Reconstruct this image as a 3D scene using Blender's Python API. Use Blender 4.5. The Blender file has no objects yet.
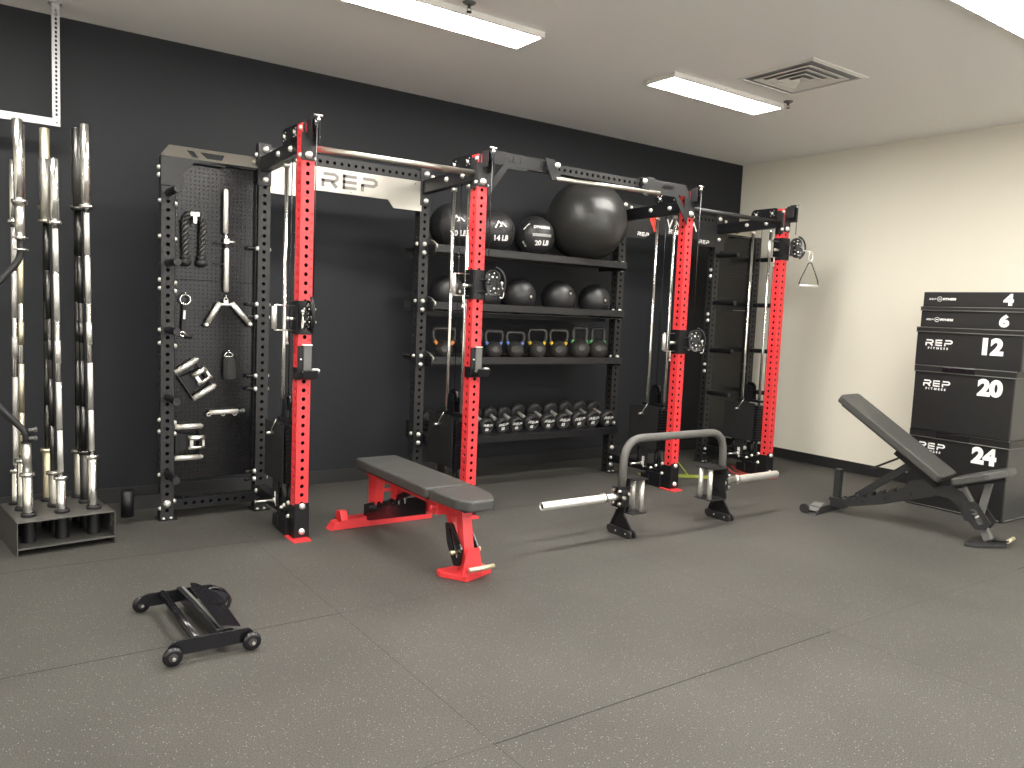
import bpy, bmesh, math, random
from math import sin, cos, pi, radians
from mathutils import Vector, Matrix, geometry
random.seed(7)
S = bpy.context.scene
COL = S.collection

# ------------------------------------------------------------------ camera
def setup_camera():
    yaw, pitch, roll = 0.6147, -0.0899, 0.0430
    cy, sy, cp, sp = cos(yaw), sin(yaw), cos(pitch), sin(pitch)
    f = Vector((sy*cp, cy*cp, sp)); r = Vector((cy, -sy, 0)); u = r.cross(f)
    c, s = cos(roll), sin(roll)
    R = c*r + s*u; U = -s*r + c*u
    cam = bpy.data.cameras.new('camera'); cam.sensor_width = 36; cam.lens = 791.44*36/1024
    cam.clip_start = .05; cam.clip_end = 60
    o = bpy.data.objects.new('camera', cam); COL.objects.link(o)
    m = Matrix((R, U, -f)).transposed().to_4x4(); m.translation = Vector((-1.2121, -5.6906, 1.3639))
    o.matrix_world = m; S.camera = o
setup_camera()
S.view_settings.view_transform = 'Standard'; S.view_settings.look = 'None'
S.view_settings.gamma = 1; S.view_settings.use_curve_mapping = False
S.view_settings.exposure = 0.0
PANEL = 66           # strength of the ceiling light panels
WORLD = (1.0, .985, .96, 3.2)      # added fill light through an invented opening behind the camera, lifts the ceiling
w = bpy.data.worlds.new('world'); S.world = w; w.use_nodes = True
w.node_tree.nodes['Background'].inputs[0].default_value = WORLD[:3] + (1,)
w.node_tree.nodes['Background'].inputs[1].default_value = WORLD[3]

def portal():  # guides sampling of the fill light through the invented opening
    l = bpy.data.lights.new('window_portal', 'AREA'); l.shape = 'RECTANGLE'; l.size = 9.1; l.size_y = 2.55; l.cycles.is_portal = True
    o = bpy.data.objects.new('window_portal', l); COL.objects.link(o); o.location = (1.05, -8.66, 1.475); o.rotation_euler = (pi/2, 0, 0)
portal()
# ------------------------------------------------------------------ layout constants (metres)
W = .0762; HW = W/2; HP = 2.362
H = 3.03; XR = 5.70; XL = -3.6; YB = -8.6
YF, YR = -1.3245, -.5722            # front faces of front and rear uprights
YFc, YRc = YF+HW, YR+HW
X0, X1, X2, X3, X4, X5 = -.1615, .4144, 1.5701, 3.5034, 4.7187, 5.315
LIGHTS_X = (-1.20, 1.09, 3.38); LIGHTS_Y = (-1.63, -3.69, -5.75, -7.8)

# ------------------------------------------------------------------ materials
def nmat(name):
    m = bpy.data.materials.new(name); m.use_nodes = True
    return m, m.node_tree.nodes, m.node_tree.links, m.node_tree.nodes['Principled BSDF']
def mat(name, col, rough=.5, metal=0, bump=0, bscale=200, spec=.5, coat=0, var=0, aniso=0):
    m, N, L, b = nmat(name)
    b.inputs['Base Color'].default_value = tuple(col)+(1,)
    b.inputs['Roughness'].default_value = rough; b.inputs['Metallic'].default_value = metal
    b.inputs['Specular IOR Level'].default_value = spec
    b.inputs['Coat Weight'].default_value = coat; b.inputs['Coat Roughness'].default_value = .15
    b.inputs['Anisotropic'].default_value = aniso
    if metal > .5 and not var: var = .02
    tc = N.new('ShaderNodeTexCoord')
    nz = N.new('ShaderNodeTexNoise'); nz.inputs['Scale'].default_value = bscale; nz.inputs['Detail'].default_value = 3
    L.new(tc.outputs['Object'], nz.inputs['Vector'])
    if bump:
        bp = N.new('ShaderNodeBump'); bp.inputs['Strength'].default_value = bump; bp.inputs['Distance'].default_value = .002
        L.new(nz.outputs['Fac'], bp.inputs['Height']); L.new(bp.outputs['Normal'], b.inputs['Normal'])
    n2 = N.new('ShaderNodeTexNoise'); n2.inputs['Scale'].default_value = 6; n2.inputs['Detail'].default_value = 2
    L.new(tc.outputs['Object'], n2.inputs['Vector'])
    mr = N.new('ShaderNodeMapRange'); v = var or .06
    mr.inputs['To Min'].default_value = max(0, rough-v); mr.inputs['To Max'].default_value = min(1, rough+v)
    L.new(n2.outputs['Fac'], mr.inputs['Value']); L.new(mr.outputs[0], b.inputs['Roughness'])
    return m
M = {}
M['black'] = mat('black_powder_coat', (.0065, .0065, .008), .40, 0, .3, 900, .4)
M['blackgloss'] = mat('black_gloss_coat', (.006, .006, .008), .22, 0, 0, 200, .6)
M['grey'] = mat('charcoal_powder_coat', (.019, .019, .020), .45, 0, .3, 900, .4)
M['red'] = mat('red_powder_coat', (.74, .045, .052), .38, 0, .15, 900)
M['chrome'] = mat('chrome_plate', (.80, .80, .78), .19, 1)
M['zinc'] = mat('bright_zinc', (.86, .85, .80), .30, 1)
M['steel'] = mat('brushed_steel', (.47, .455, .405), .38, 1, .25, 300)
M['knurl'] = mat('knurled_steel', (.80, .79, .76), .50, 1, .8, 1600)
M['gold'] = mat('warm_zinc_steel', (.78, .71, .52), .42, 1, .5, 1600)
M['darksteel'] = mat('black_oxide_steel', (.09, .088, .085), .35, 1)
M['alu'] = mat('satin_aluminium', (.86, .85, .80), .38, .75)
M['rubber'] = mat('black_rubber', (.014, .014, .015), .55, 0, .4, 500)
M['ballr'] = mat('black_ball_rubber', (.018, .018, .019), .42, 0, .25, 160)
M['vinyl'] = mat('charcoal_vinyl', (.050, .050, .047), .45, 0, .5, 450)
M['vinylb'] = mat('black_vinyl', (.009, .009, .0095), .42, 0, .6, 12)
M['vinylside'] = mat('grey_vinyl_side', (.05, .05, .049), .5, 0, .6, 14)
M['iron'] = mat('cast_iron_coat', (.040, .038, .036), .42, 0, .6, 180)
M['white'] = mat('white_print', (.82, .82, .80), .6)
M['redprint'] = mat('red_print', (.75, .05, .03), .6)
M['darkprint'] = mat('dark_print', (.20, .005, .006), .7)
M['engrave'] = mat('grey_engraving', (.17, .16, .15), .5, .3)
M['logoblack'] = mat('embossed_black_logo', (.003, .003, .003), .3)
M['uhmw'] = mat('grey_plastic', (.12, .12, .115), .5)
M['nylon'] = mat('black_nylon_webbing', (.02, .02, .02), .8, 0, 1, 700)
M['rope'] = mat('glossy_black_rope', (.035, .035, .034), .38, 0, .4, 600)
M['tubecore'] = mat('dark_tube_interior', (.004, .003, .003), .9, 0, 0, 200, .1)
M['orange'] = mat('orange_paint', (.75, .27, .06), .5)
M['blue'] = mat('blue_paint', (.12, .20, .50), .5)
M['yellow'] = mat('yellow_paint', (.80, .56, .05), .5)
M['green'] = mat('green_paint', (.10, .42, .14), .5)
M['bandgreen'] = mat('olive_green_latex', (.28, .34, .05), .55)
M['bandred'] = mat('red_latex', (.62, .05, .03), .55)
M['whitepaint'] = mat('white_enamel', (.78, .76, .72), .45)
M['galv'] = mat('galvanised_steel', (.46, .46, .455), .42, .6, .2, 60)
M['ceil'] = mat('ceiling_paint', (.90, .885, .86), .9, 0, .15, 60)
M['base'] = mat('black_vinyl_baseboard', (.020, .020, .021), .45)
M['duct'] = mat('dark_duct', (.30, .30, .31), .8)

def wall_mat(name, col, rough, streak):
    m, N, L, b = nmat(name)
    tc = N.new('ShaderNodeTexCoord'); mp = N.new('ShaderNodeMapping'); mp.inputs['Scale'].default_value = (1, 1, .25)
    L.new(tc.outputs['Object'], mp.inputs[0])
    nz = N.new('ShaderNodeTexNoise'); nz.inputs['Scale'].default_value = 1.6; nz.inputs['Detail'].default_value = 4
    L.new(mp.outputs[0], nz.inputs['Vector'])
    mx = N.new('ShaderNodeMix'); mx.data_type = 'RGBA'
    mx.inputs['A'].default_value = tuple(c*(1-streak) for c in col)+(1,)
    mx.inputs['B'].default_value = tuple(min(1, c*(1+streak)) for c in col)+(1,)
    L.new(nz.outputs['Fac'], mx.inputs['Factor']); L.new(mx.outputs['Result'], b.inputs['Base Color'])
    b.inputs['Roughness'].default_value = rough; b.inputs['Specular IOR Level'].default_value = .28 if col[0] < .1 else .5
    n2 = N.new('ShaderNodeTexNoise'); n2.inputs['Scale'].default_value = 120
    L.new(tc.outputs['Object'], n2.inputs['Vector'])
    bp = N.new('ShaderNodeBump'); bp.inputs['Strength'].default_value = .15; bp.inputs['Distance'].default_value = .002
    L.new(n2.outputs['Fac'], bp.inputs['Height']); L.new(bp.outputs[0], b.inputs['Normal'])
    return m
M['darkwall'] = wall_mat('charcoal_wall_paint', (.0175, .0190, .0225), .62, .05)
M['cream'] = wall_mat('cream_wall_paint', (.80, .765, .655), .75, .04)

def floor_mat():
    m, N, L, b = nmat('rubber_gym_flooring')
    tc = N.new('ShaderNodeTexCoord')
    def math_(op, a, bb=None, c=None):
        n = N.new('ShaderNodeMath'); n.operation = op
        for i, v in enumerate((a, bb, c)):
            if v is None: continue
            if isinstance(v, (int, float)): n.inputs[i].default_value = v
            else: L.new(v, n.inputs[i])
        return n.outputs[0]
    sx = N.new('ShaderNodeSeparateXYZ'); L.new(tc.outputs['Object'], sx.inputs[0])
    def noise(scale, detail=3):
        n = N.new('ShaderNodeTexNoise'); n.inputs['Scale'].default_value = scale; n.inputs['Detail'].default_value = detail
        L.new(tc.outputs['Object'], n.inputs['Vector']); return n.outputs['Fac']
    # crumbs: small bright flecks
    vo = N.new('ShaderNodeTexVoronoi'); vo.inputs['Scale'].default_value = 130; L.new(tc.outputs['Object'], vo.inputs['Vector'])
    wn = N.new('ShaderNodeSeparateColor'); L.new(vo.outputs['Color'], wn.inputs[0])
    pick = math_('GREATER_THAN', wn.outputs[0], .86)
    near = math_('LESS_THAN', vo.outputs['Distance'], .24)
    fleck = math_('MULTIPLY', pick, near)
    big = N.new('ShaderNodeMapRange'); big.inputs['From Min'].default_value = .3; big.inputs['From Max'].default_value = .7
    big.inputs['To Min'].default_value = .86; big.inputs['To Max'].default_value = 1.14
    L.new(noise(1.3, 5), big.inputs['Value'])
    fine = N.new('ShaderNodeMapRange'); fine.inputs['From Min'].default_value = .3; fine.inputs['From Max'].default_value = .7; fine.inputs['To Min'].default_value = .5; fine.inputs['To Max'].default_value = 1.5
    L.new(noise(190, 3), fine.inputs['Value'])
    k = math_('MULTIPLY', big.outputs[0], fine.outputs[0])
    base = N.new('ShaderNodeMix'); base.data_type = 'RGBA'; base.blend_type = 'MULTIPLY'; base.inputs['Factor'].default_value = 1
    base.inputs['A'].default_value = (.062, .0595, .053, 1); L.new(k, base.inputs['B'])
    fl = N.new('ShaderNodeMix'); fl.data_type = 'RGBA'; L.new(fleck, fl.inputs['Factor'])
    L.new(base.outputs['Result'], fl.inputs['A']); fl.inputs['B'].default_value = (.27, .265, .25, 1)
    # mat joints every 1.826 m (x) and 1.243 m (y)
    def near_(c, v, wd): return math_('LESS_THAN', math_('ABSOLUTE', math_('SUBTRACT', c, v)), wd)
    X_, Y_ = sx.outputs[0], sx.outputs[1]
    jx = math_('LESS_THAN', math_('PINGPONG', math_('ADD', X_, -.165+1.826*4), 1.826/2), .0011)
    jy = math_('LESS_THAN', math_('PINGPONG', math_('ADD', Y_, 1.243*8), 1.243/2), .0009)
    def rng(a, b): return math_('MULTIPLY', math_('GREATER_THAN', X_, a), math_('LESS_THAN', X_, b))
    for yy, spans in ((-1.243, ((-4, .165), (1.99, 4.18))), (-2.486, ((-4, .165),)), (-3.729, ((.165, 1.975), (3.84, 6)))):
        for a, b_ in spans: jy = math_('MAXIMUM', jy, math_('MULTIPLY', near_(Y_, yy, .0032), rng(a, b_)))
    j = math_('MAXIMUM', jx, jy)
    jm = N.new('ShaderNodeMix'); jm.data_type = 'RGBA'; L.new(j, jm.inputs['Factor'])
    L.new(fl.outputs['Result'], jm.inputs['A']); jm.inputs['B'].default_value = (.004, .004, .004, 1)
    L.new(jm.outputs['Result'], b.inputs['Base Color'])
    b.inputs['Roughness'].default_value = .62; b.inputs['Specular IOR Level'].default_value = .35
    bp = N.new('ShaderNodeBump'); bp.inputs['Strength'].default_value = .5; bp.inputs['Distance'].default_value = .002
    L.new(noise(330, 3), bp.inputs['Height']); L.new(bp.outputs[0], b.inputs['Normal'])
    return m
M['floor'] = floor_mat()

def peg_mat(name, col, pitch=.0254, r=.0036):
    m, N, L, b = nmat(name)
    tc = N.new('ShaderNodeTexCoord'); sx = N.new('ShaderNodeSeparateXYZ'); L.new(tc.outputs['Object'], sx.inputs[0])
    def math_(op, a, bb=None):
        n = N.new('ShaderNodeMath'); n.operation = op
        for i, v in enumerate((a, bb)):
            if v is None: continue
            if isinstance(v, (int, float)): n.inputs[i].default_value = v
            else: L.new(v, n.inputs[i])
        return n.outputs[0]
    a = math_('PINGPONG', sx.outputs[0], pitch/2); c = math_('PINGPONG', sx.outputs[2], pitch/2)
    d = math_('SQRT', math_('ADD', math_('MULTIPLY', a, a), math_('MULTIPLY', c, c)))
    k = math_('LESS_THAN', d, r)
    mx = N.new('ShaderNodeMix'); mx.data_type = 'RGBA'; L.new(k, mx.inputs['Factor'])
    mx.inputs['A'].default_value = col+(1,); mx.inputs['B'].default_value = (.0015, .0015, .0015, 1)
    L.new(mx.outputs['Result'], b.inputs['Base Color'])
    b.inputs['Specular IOR Level'].default_value = .38
    rr = N.new('ShaderNodeMapRange'); rr.inputs['To Min'].default_value = .22; rr.inputs['To Max'].default_value = .9
    L.new(k, rr.inputs['Value']); L.new(rr.outputs[0], b.inputs['Roughness'])
    return m
M['peg'] = peg_mat('perforated_black_steel', (.006, .006, .007))
def emis(name, col, s):
    m, N, L, b = nmat(name)
    b.inputs['Base Color'].default_value = (.9, .9, .88, 1); b.inputs['Emission Color'].default_value = col+(1,)
    b.inputs['Emission Strength'].default_value = s; return m
M['lamp'] = emis('lit_diffuser', (1, .965, .90), PANEL)

# ------------------------------------------------------------------ mesh builder
ORG = {}
class MB:
    def __init__(s): s.b = bmesh.new()
    def poly(s, pts, smooth=False):
        f = s.b.faces.new([s.b.verts.new(p) for p in pts]); f.smooth = smooth; return s
    def box(s, c, d, R=None):
        vs = []
        for x in (-.5, .5):
            for y in (-.5, .5):
                for z in (-.5, .5):
                    v = Vector((x*d[0], y*d[1], z*d[2]))
                    if R: v = R @ v
                    vs.append(s.b.verts.new(v+Vector(c)))
        for q in ((0, 1, 3, 2), (4, 6, 7, 5), (0, 4, 5, 1), (2, 3, 7, 6), (0, 2, 6, 4), (1, 5, 7, 3)):
            s.b.faces.new([vs[i] for i in q])
        return s
    def bar(s, p0, p1, wd, ht, up=(0, 0, 1)):           # rectangular bar between two points
        p0, p1 = Vector(p0), Vector(p1); d = p1-p0; z = d.normalized(); x = Vector(up).cross(z)
        if x.length < 1e-4: x = Vector((1, 0, 0))
        x.normalize(); y = z.cross(x)
        return s.box((p0+p1)/2, (wd, ht, d.length), Matrix((x, y, z)).transposed())
    def sweep(s, rings, cap=True, smooth=True, closed=False):
        n = len(rings[0]); R = [[s.b.verts.new(p) for p in r] for r in rings]
        m = len(R)
        for i in range(m if closed else m-1):
            a, b = R[i], R[(i+1) % m]
            for k in range(n):
                f = s.b.faces.new((a[k], a[(k+1) % n], b[(k+1) % n], b[k])); f.smooth = smooth
        if cap and not closed:
            s.b.faces.new(R[0][::-1]); s.b.faces.new(R[-1])
        return s
    def frame(s, d):
        d = d.normalized(); u = Vector((0, 0, 1)) if abs(d.z) < .9 else Vector((1, 0, 0))
        x = u.cross(d).normalized(); return x, d.cross(x)
    def cyl(s, p0, p1, r, r2=None, seg=20, cap=True):
        p0, p1 = Vector(p0), Vector(p1); x, y = s.frame(p1-p0); r2 = r if r2 is None else r2
        an = [2*pi*k/seg for k in range(seg)]
        return s.sweep([[p0+r*(cos(a)*x+sin(a)*y) for a in an], [p1+r2*(cos(a)*x+sin(a)*y) for a in an]], cap)
    def lathe(s, prof, o=(0, 0, 0), ax=(0, 0, 1), seg=32, cap=True):
        o, ax = Vector(o), Vector(ax).normalized(); x, y = s.frame(ax)
        return s.sweep([[o+ax*h+r*(cos(2*pi*k/seg)*x+sin(2*pi*k/seg)*y) for k in range(seg)] for r, h in prof], cap)
    def tube(s, pts, r, seg=12, closed=False, cap=True):
        P = [Vector(p) for p in pts]; n = len(P); T = []
        for i in range(n):
            a = P[(i-1) % n] if closed or i else P[i]; b = P[(i+1) % n] if closed or i < n-1 else P[i]
            T.append((b-a).normalized())
        x, y = s.frame(T[0]); rings = []
        for i in range(n):
            x = (x-T[i]*x.dot(T[i])).normalized(); y = T[i].cross(x)
            rr = r[i] if isinstance(r, (list, tuple)) else r
            rings.append([P[i]+rr*(cos(2*pi*k/seg)*x+sin(2*pi*k/seg)*y) for k in range(seg)])
        return s.sweep(rings, cap, True, closed)
    def sphere(s, c, r, sc=(1, 1, 1), u=24, v=14):
        c = Vector(c); rings = []
        for i in range(1, v):
            t = pi*i/v
            rings.append([c+Vector((r*sc[0]*sin(t)*cos(2*pi*k/u), r*sc[1]*sin(t)*sin(2*pi*k/u), -r*sc[2]*cos(t))) for k in range(u)])
        R = [[s.b.verts.new(p) for p in q] for q in rings]
        for i in range(len(R)-1):
            for k in range(u):
                f = s.b.faces.new((R[i][k], R[i][(k+1) % u], R[i+1][(k+1) % u], R[i+1][k])); f.smooth = True
        lo = s.b.verts.new(c-Vector((0, 0, r*sc[2]))); hi = s.b.verts.new(c+Vector((0, 0, r*sc[2])))
        for k in range(u):
            f = s.b.faces.new((lo, R[0][(k+1) % u], R[0][k])); f.smooth = True
            f = s.b.faces.new((hi, R[-1][k], R[-1][(k+1) % u])); f.smooth = True
        return s
    def prism(s, poly, o, u, v, th, holes=()):
        """2-D outline (with holes) in plane o,u,v pushed th along u x v"""
        o, u, v = Vector(o), Vector(u), Vector(v); n = u.cross(v).normalized()*th
        loops = [list(poly)]+[list(h) for h in holes]
        flat = [p for l in loops for p in l]
        A = [s.b.verts.new(o+u*p[0]+v*p[1]) for p in flat]; B = [s.b.verts.new(o+u*p[0]+v*p[1]+n) for p in flat]
        if len(loops) == 1:
            s.b.faces.new(A[::-1]); s.b.faces.new(B)
        else:
            for t in geometry.tessellate_polygon([[Vector((p[0], p[1], 0)) for p in l] for l in loops]):
                try: s.b.faces.new([A[i] for i in t]); s.b.faces.new([B[i] for i in t])
                except ValueError: pass
        k = 0
        for l in loops:
            m = len(l)
            for i in range(m):
                a, b = k+i, k+(i+1) % m
                s.b.faces.new((A[a], A[b], B[b], B[a]))
            k += m
        return s
    def torus(s, c, R, r, u, v, seg=24, rs=8, a0=0, a1=2*pi):
        c, u, v = Vector(c), Vector(u), Vector(v); full = abs(a1-a0-2*pi) < 1e-6
        n = seg if full else seg+1
        return s.tube([c+R*(cos(a0+(a1-a0)*i/seg)*u+sin(a0+(a1-a0)*i/seg)*v) for i in range(n)], r, rs, full)
    def xf(s, m):
        bmesh.ops.transform(s.b, matrix=m, verts=s.b.verts); return s
    def mesh(s, name, m, recalc=True):
        if recalc: bmesh.ops.recalc_face_normals(s.b, faces=s.b.faces)
        me = bpy.data.meshes.new(name); s.b.to_mesh(me); s.b.free()
        me.materials.append(m)
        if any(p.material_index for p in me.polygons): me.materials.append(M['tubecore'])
        return me

def rnd(poly, r, n=5):
    """round the corners of a 2-D outline"""
    out = []; m = len(poly)
    for i in range(m):
        p = Vector(poly[i]); a = Vector(poly[i-1])-p; b = Vector(poly[(i+1) % m])-p
        rr = min(r, a.length*.45, b.length*.45)
        A = p+a.normalized()*rr; B = p+b.normalized()*rr
        for k in range(n+1):
            t = k/n; out.append(tuple((1-t)**2*A+2*t*(1-t)*p+t*t*B))
    return out
def circ(cx, cy, r, n=14): return [(cx+r*cos(2*pi*k/n), cy+r*sin(2*pi*k/n)) for k in range(n)]
def bend(pts, r, n=6):
    """round the corners of a 3-D path"""
    P = [Vector(p) for p in pts]; out = [P[0]]
    for i in range(1, len(P)-1):
        p = P[i]; a = P[i-1]-p; b = P[i+1]-p; rr = min(r, a.length*.48, b.length*.48)
        A = p+a.normalized()*rr; B = p+b.normalized()*rr
        for k in range(n+1):
            t = k/n; out.append((1-t)**2*A+2*t*(1-t)*p+t*t*B)
    return out+[P[-1]]

def link(name, me, parent=None, loc=None, bevel=0):
    o = bpy.data.objects.new(name, me); COL.objects.link(o)
    if parent: o.parent = parent; ORG[o.name] = ORG.get(parent.name, Vector())
    if loc is not None: o.location = loc
    if bevel:
        b = o.modifiers.new('bevel', 'BEVEL'); b.width = bevel; b.segments = 2; b.limit_method = 'ANGLE'; b.angle_limit = radians(38)
        b.harden_normals = False
    return o
def part(name, mb, m, parent, bevel=0, label=None):
    """mb is in world coordinates (or in the thing's own, when its origin was registered as zero)"""
    mb.xf(Matrix.Translation(-ORG.get(parent.name, Vector())))
    o = link(name, mb.mesh(name, M[m]), parent, None, bevel)
    if label: o['label'] = label
    return o
def thing(name, label, cat, loc=(0, 0, 0), rotz=0, group=None, local=False):
    o = bpy.data.objects.new(name, None); COL.objects.link(o); o.empty_display_size = .1
    o.location = loc; o.rotation_euler = (0, 0, rotz); o['label'] = label; o['category'] = cat
    if group: o['group'] = group
    ORG[o.name] = Vector() if local else Vector(loc)
    return o
def single(name, mb, m, label, cat, group=None, loc=None, bevel=0):
    if loc is not None: mb.xf(Matrix.Translation(-Vector(loc)))
    o = link(name, mb.mesh(name, M[m]), None, loc, bevel)
    o['label'] = label; o['category'] = cat
    if group: o['group'] = group
    return o
def struct(name, mb, m, bevel=0):
    o = link(name, mb.mesh(name, M[m]), None, None, bevel); o['kind'] = 'structure'; return o
def dup(o, parent=None, loc=None, rotz=None, label=None):
    c = o.copy(); COL.objects.link(c); c.parent = parent
    if loc is not None: c.location = loc
    if rotz is not None: c.rotation_euler = (0, 0, rotz)
    if label: c['label'] = label
    ORG[c.name] = ORG.get(o.name, Vector())
    for ch in list(o.children): dup(ch, c)
    return c

# ------------------------------------------------------------------ lettering
def text_mesh(body, size, bold=0, ext=.0006, sx=1, align='CENTER', sp=1):
    cu = bpy.data.curves.new('lettering', 'FONT'); cu.body = body; cu.size = size; cu.extrude = ext
    cu.offset = bold; cu.align_x = align; cu.resolution_u = 4; cu.space_character = sp
    o = bpy.data.objects.new('lettering', cu); me = bpy.data.meshes.new_from_object(o)
    bpy.data.objects.remove(o); bpy.data.curves.remove(cu)
    for v in me.vertices: v.co.x *= sx
    return me
def place_text(name, body, size, o, u, v, m, parent, bold=0, sx=1, align='CENTER', ext=.0006, sp=1):
    me = text_mesh(body, size, bold, ext, sx, align, sp)
    o, u, v = Vector(o), Vector(u).normalized(), Vector(v).normalized(); n = u.cross(v)
    org = ORG.get(parent.name, Vector())
    for q in me.vertices: q.co = o+u*q.co.x+v*q.co.y+n*q.co.z-org
    me.materials.clear(); me.materials.append(M[m])
    return link(name, me, parent)
def ball_text(name, body, size, c, r, az, el, m, parent, bold=0, tilt=0):
    """print wrapped on a ball; az measured from -Y towards +X"""
    me = text_mesh(body, size, bold, 0)
    org = ORG.get(parent.name, Vector()); c = Vector(c)
    ct, st = cos(tilt), sin(tilt)
    for q in me.vertices:
        x, y = q.co.x*ct-q.co.y*st, q.co.x*st+q.co.y*ct
        a = az+x/r; e = el+y/r
        q.co = c+(r+.0025)*Vector((sin(a)*cos(e), -cos(a)*cos(e), sin(e)))-org
    me.materials.clear(); me.materials.append(M[m]); return link(name, me, parent)
def stroke(mb, pts, wd, o, u, v, th):
    """flat polyline lettering stroke with mitred ends"""
    P = [Vector(p) for p in pts]; L_, R_ = [], []
    for i in range(len(P)):
        a = (P[i]-P[i-1]).normalized() if i else None; b = (P[i+1]-P[i]).normalized() if i < len(P)-1 else None
        t = (a or b) if not (a and b) else (a+b).normalized()
        n = Vector((-t.y, t.x)); k = 1 if not (a and b) else 1/max(.4, n.dot(Vector((-a.y, a.x))))
        L_.append(P[i]+n*wd/2*k); R_.append(P[i]-n*wd/2*k)
    for i in range(len(P)-1):
        mb.prism([tuple(L_[i]), tuple(R_[i]), tuple(R_[i+1]), tuple(L_[i+1])], o, u, v, th)
def rep_logo(mb, h, o, u, v, th=.001):
    """wide three-letter block logo, height h, lower left corner at o"""
    g = lambda q: [(a*h, b*h) for a, b in q]
    wd = .21*h
    for dx, leg in ((0, True), (2.95, False)):
        stroke(mb, g([(.12+dx, .895), (.95+dx, .895), (1.15+dx, .76), (1.15+dx, .58), (.95+dx, .44), (.0+dx, .44)]), wd, o, u, v, th)
        stroke(mb, g([(.105+dx, .5), (.105+dx, 0)]), wd, o, u, v, th)
        if leg: stroke(mb, g([(.72, .42), (1.12, .02)]), wd*1.1, o, u, v, th)
    stroke(mb, g([(1.64, 1), (1.64, 0)]), wd, o, u, v, th)
    for y in (.895, .5, .105): stroke(mb, g([(1.55, y), (2.6, y)]), wd, o, u, v, th)
def logo_part(name, h, o, u, v, m, parent, th=.001):
    mb = MB(); rep_logo(mb, h, Vector(o), Vector(u), Vector(v), th); return part(name, mb, m, parent)
def mountain(mb, h, o, u, v, th=.001):
    g = lambda q: [(a*h, b*h) for a, b in q]
    stroke(mb, g([(0, 0), (.5, 1), (.95, .55), (1.1, .85), (1.75, .25)]), .2*h, o, u, v, th)
    mb.prism(g([(.55, .1), (1.1, .25), (.85, .6)]), o, u, v, th)

XA, YA, ZA = Vector((1, 0, 0)), Vector((0, 1, 0)), Vector((0, 0, 1))
# ================================================================== THE ROOM
struct('floor', MB().box(((XL+XR)/2, YB/2, -.05), (XR-XL+.4, -YB+.4, .1)), 'floor')
struct('ceiling', MB().box(((XL+XR)/2, YB/2, H+.05), (XR-XL+.4, -YB+.4, .1)), 'ceil')
struct('wall_back', MB().box(((XL+XR)/2, .06, H/2), (XR-XL+.4, .12, H)), 'darkwall')
struct('wall_right', MB().box((XR+.06, YB/2, H/2), (.12, -YB, H)), 'cream')
struct('wall_left', MB().box((XL-.06, YB/2, H/2), (.12, -YB, H)), 'cream')
wf = MB().box(((XL+XR)/2, YB-.06, .10), (XR-XL, .12, .20)).box(((XL+XR)/2, YB-.06, (2.75+H)/2), (XR-XL, .12, H-2.75))  # gap between sill and header is added to let the fill light in
struct('wall_front', wf, 'cream')
for k in range(6):
    x = XL+.1+(XR-XL-.2)*k/5
    struct('window_%d' % (k+1), MB().box((x, YB-.06, 1.475), (.08, .10, 2.55)), 'whitepaint')  # bars of the invented, unseen window opening
struct('baseboard_back', MB().box(((XL+XR)/2, -.004, .05), (XR-XL, .008, .10)), 'base', .002)
struct('baseboard_right', MB().box((XR-.004, YB/2-.01, .05), (.008, -YB-.02, .10)), 'base', .002)

# ------------------------------------------------------------------ ceiling lights
def ceiling_light():
    t = thing('ceiling_light', '', 'light', (0, 0, H), local=True)
    lx, ly, d = 1.19, .285, .034
    f = MB()
    f.box((0, ly/2-.008, -d/2), (lx, .016, d)).box((0, -ly/2+.008, -d/2), (lx, .016, d))
    f.box((lx/2-.008, 0, -d/2), (.016, ly-.032, d)).box((-lx/2+.008, 0, -d/2), (.016, ly-.032, d))
    f.box((0, 0, -.004), (lx-.03, ly-.03, .008))
    part('frame', f, 'whitepaint', t)
    part('diffuser', MB().box((0, 0, -d+.006), (lx-.034, ly-.034, .006)), 'lamp', t)
    part('end_clip', MB().box((-lx/2-.006, ly*.3, -.012), (.014, .03, .02)), 'zinc', t)
    return t
cl = ceiling_light(); first = True
CLAB = {(1, 0): 'long lit ceiling panel above the rack, cut off by the top edge of the photo',
        (2, 0): 'whole lit rectangular ceiling panel nearest the square air vent',
        (2, 1): 'lit ceiling panel in the upper right corner of the photo'}
for i, x in enumerate(LIGHTS_X):
    for j, y in enumerate(LIGHTS_Y):
        o = cl if first else dup(cl)
        first = False
        o.location = (x, y, H); o['label'] = CLAB.get((i, j), 'lit rectangular ceiling panel outside the view of the photo')
        o['group'] = 'rectangular ceiling light panels'

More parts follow.
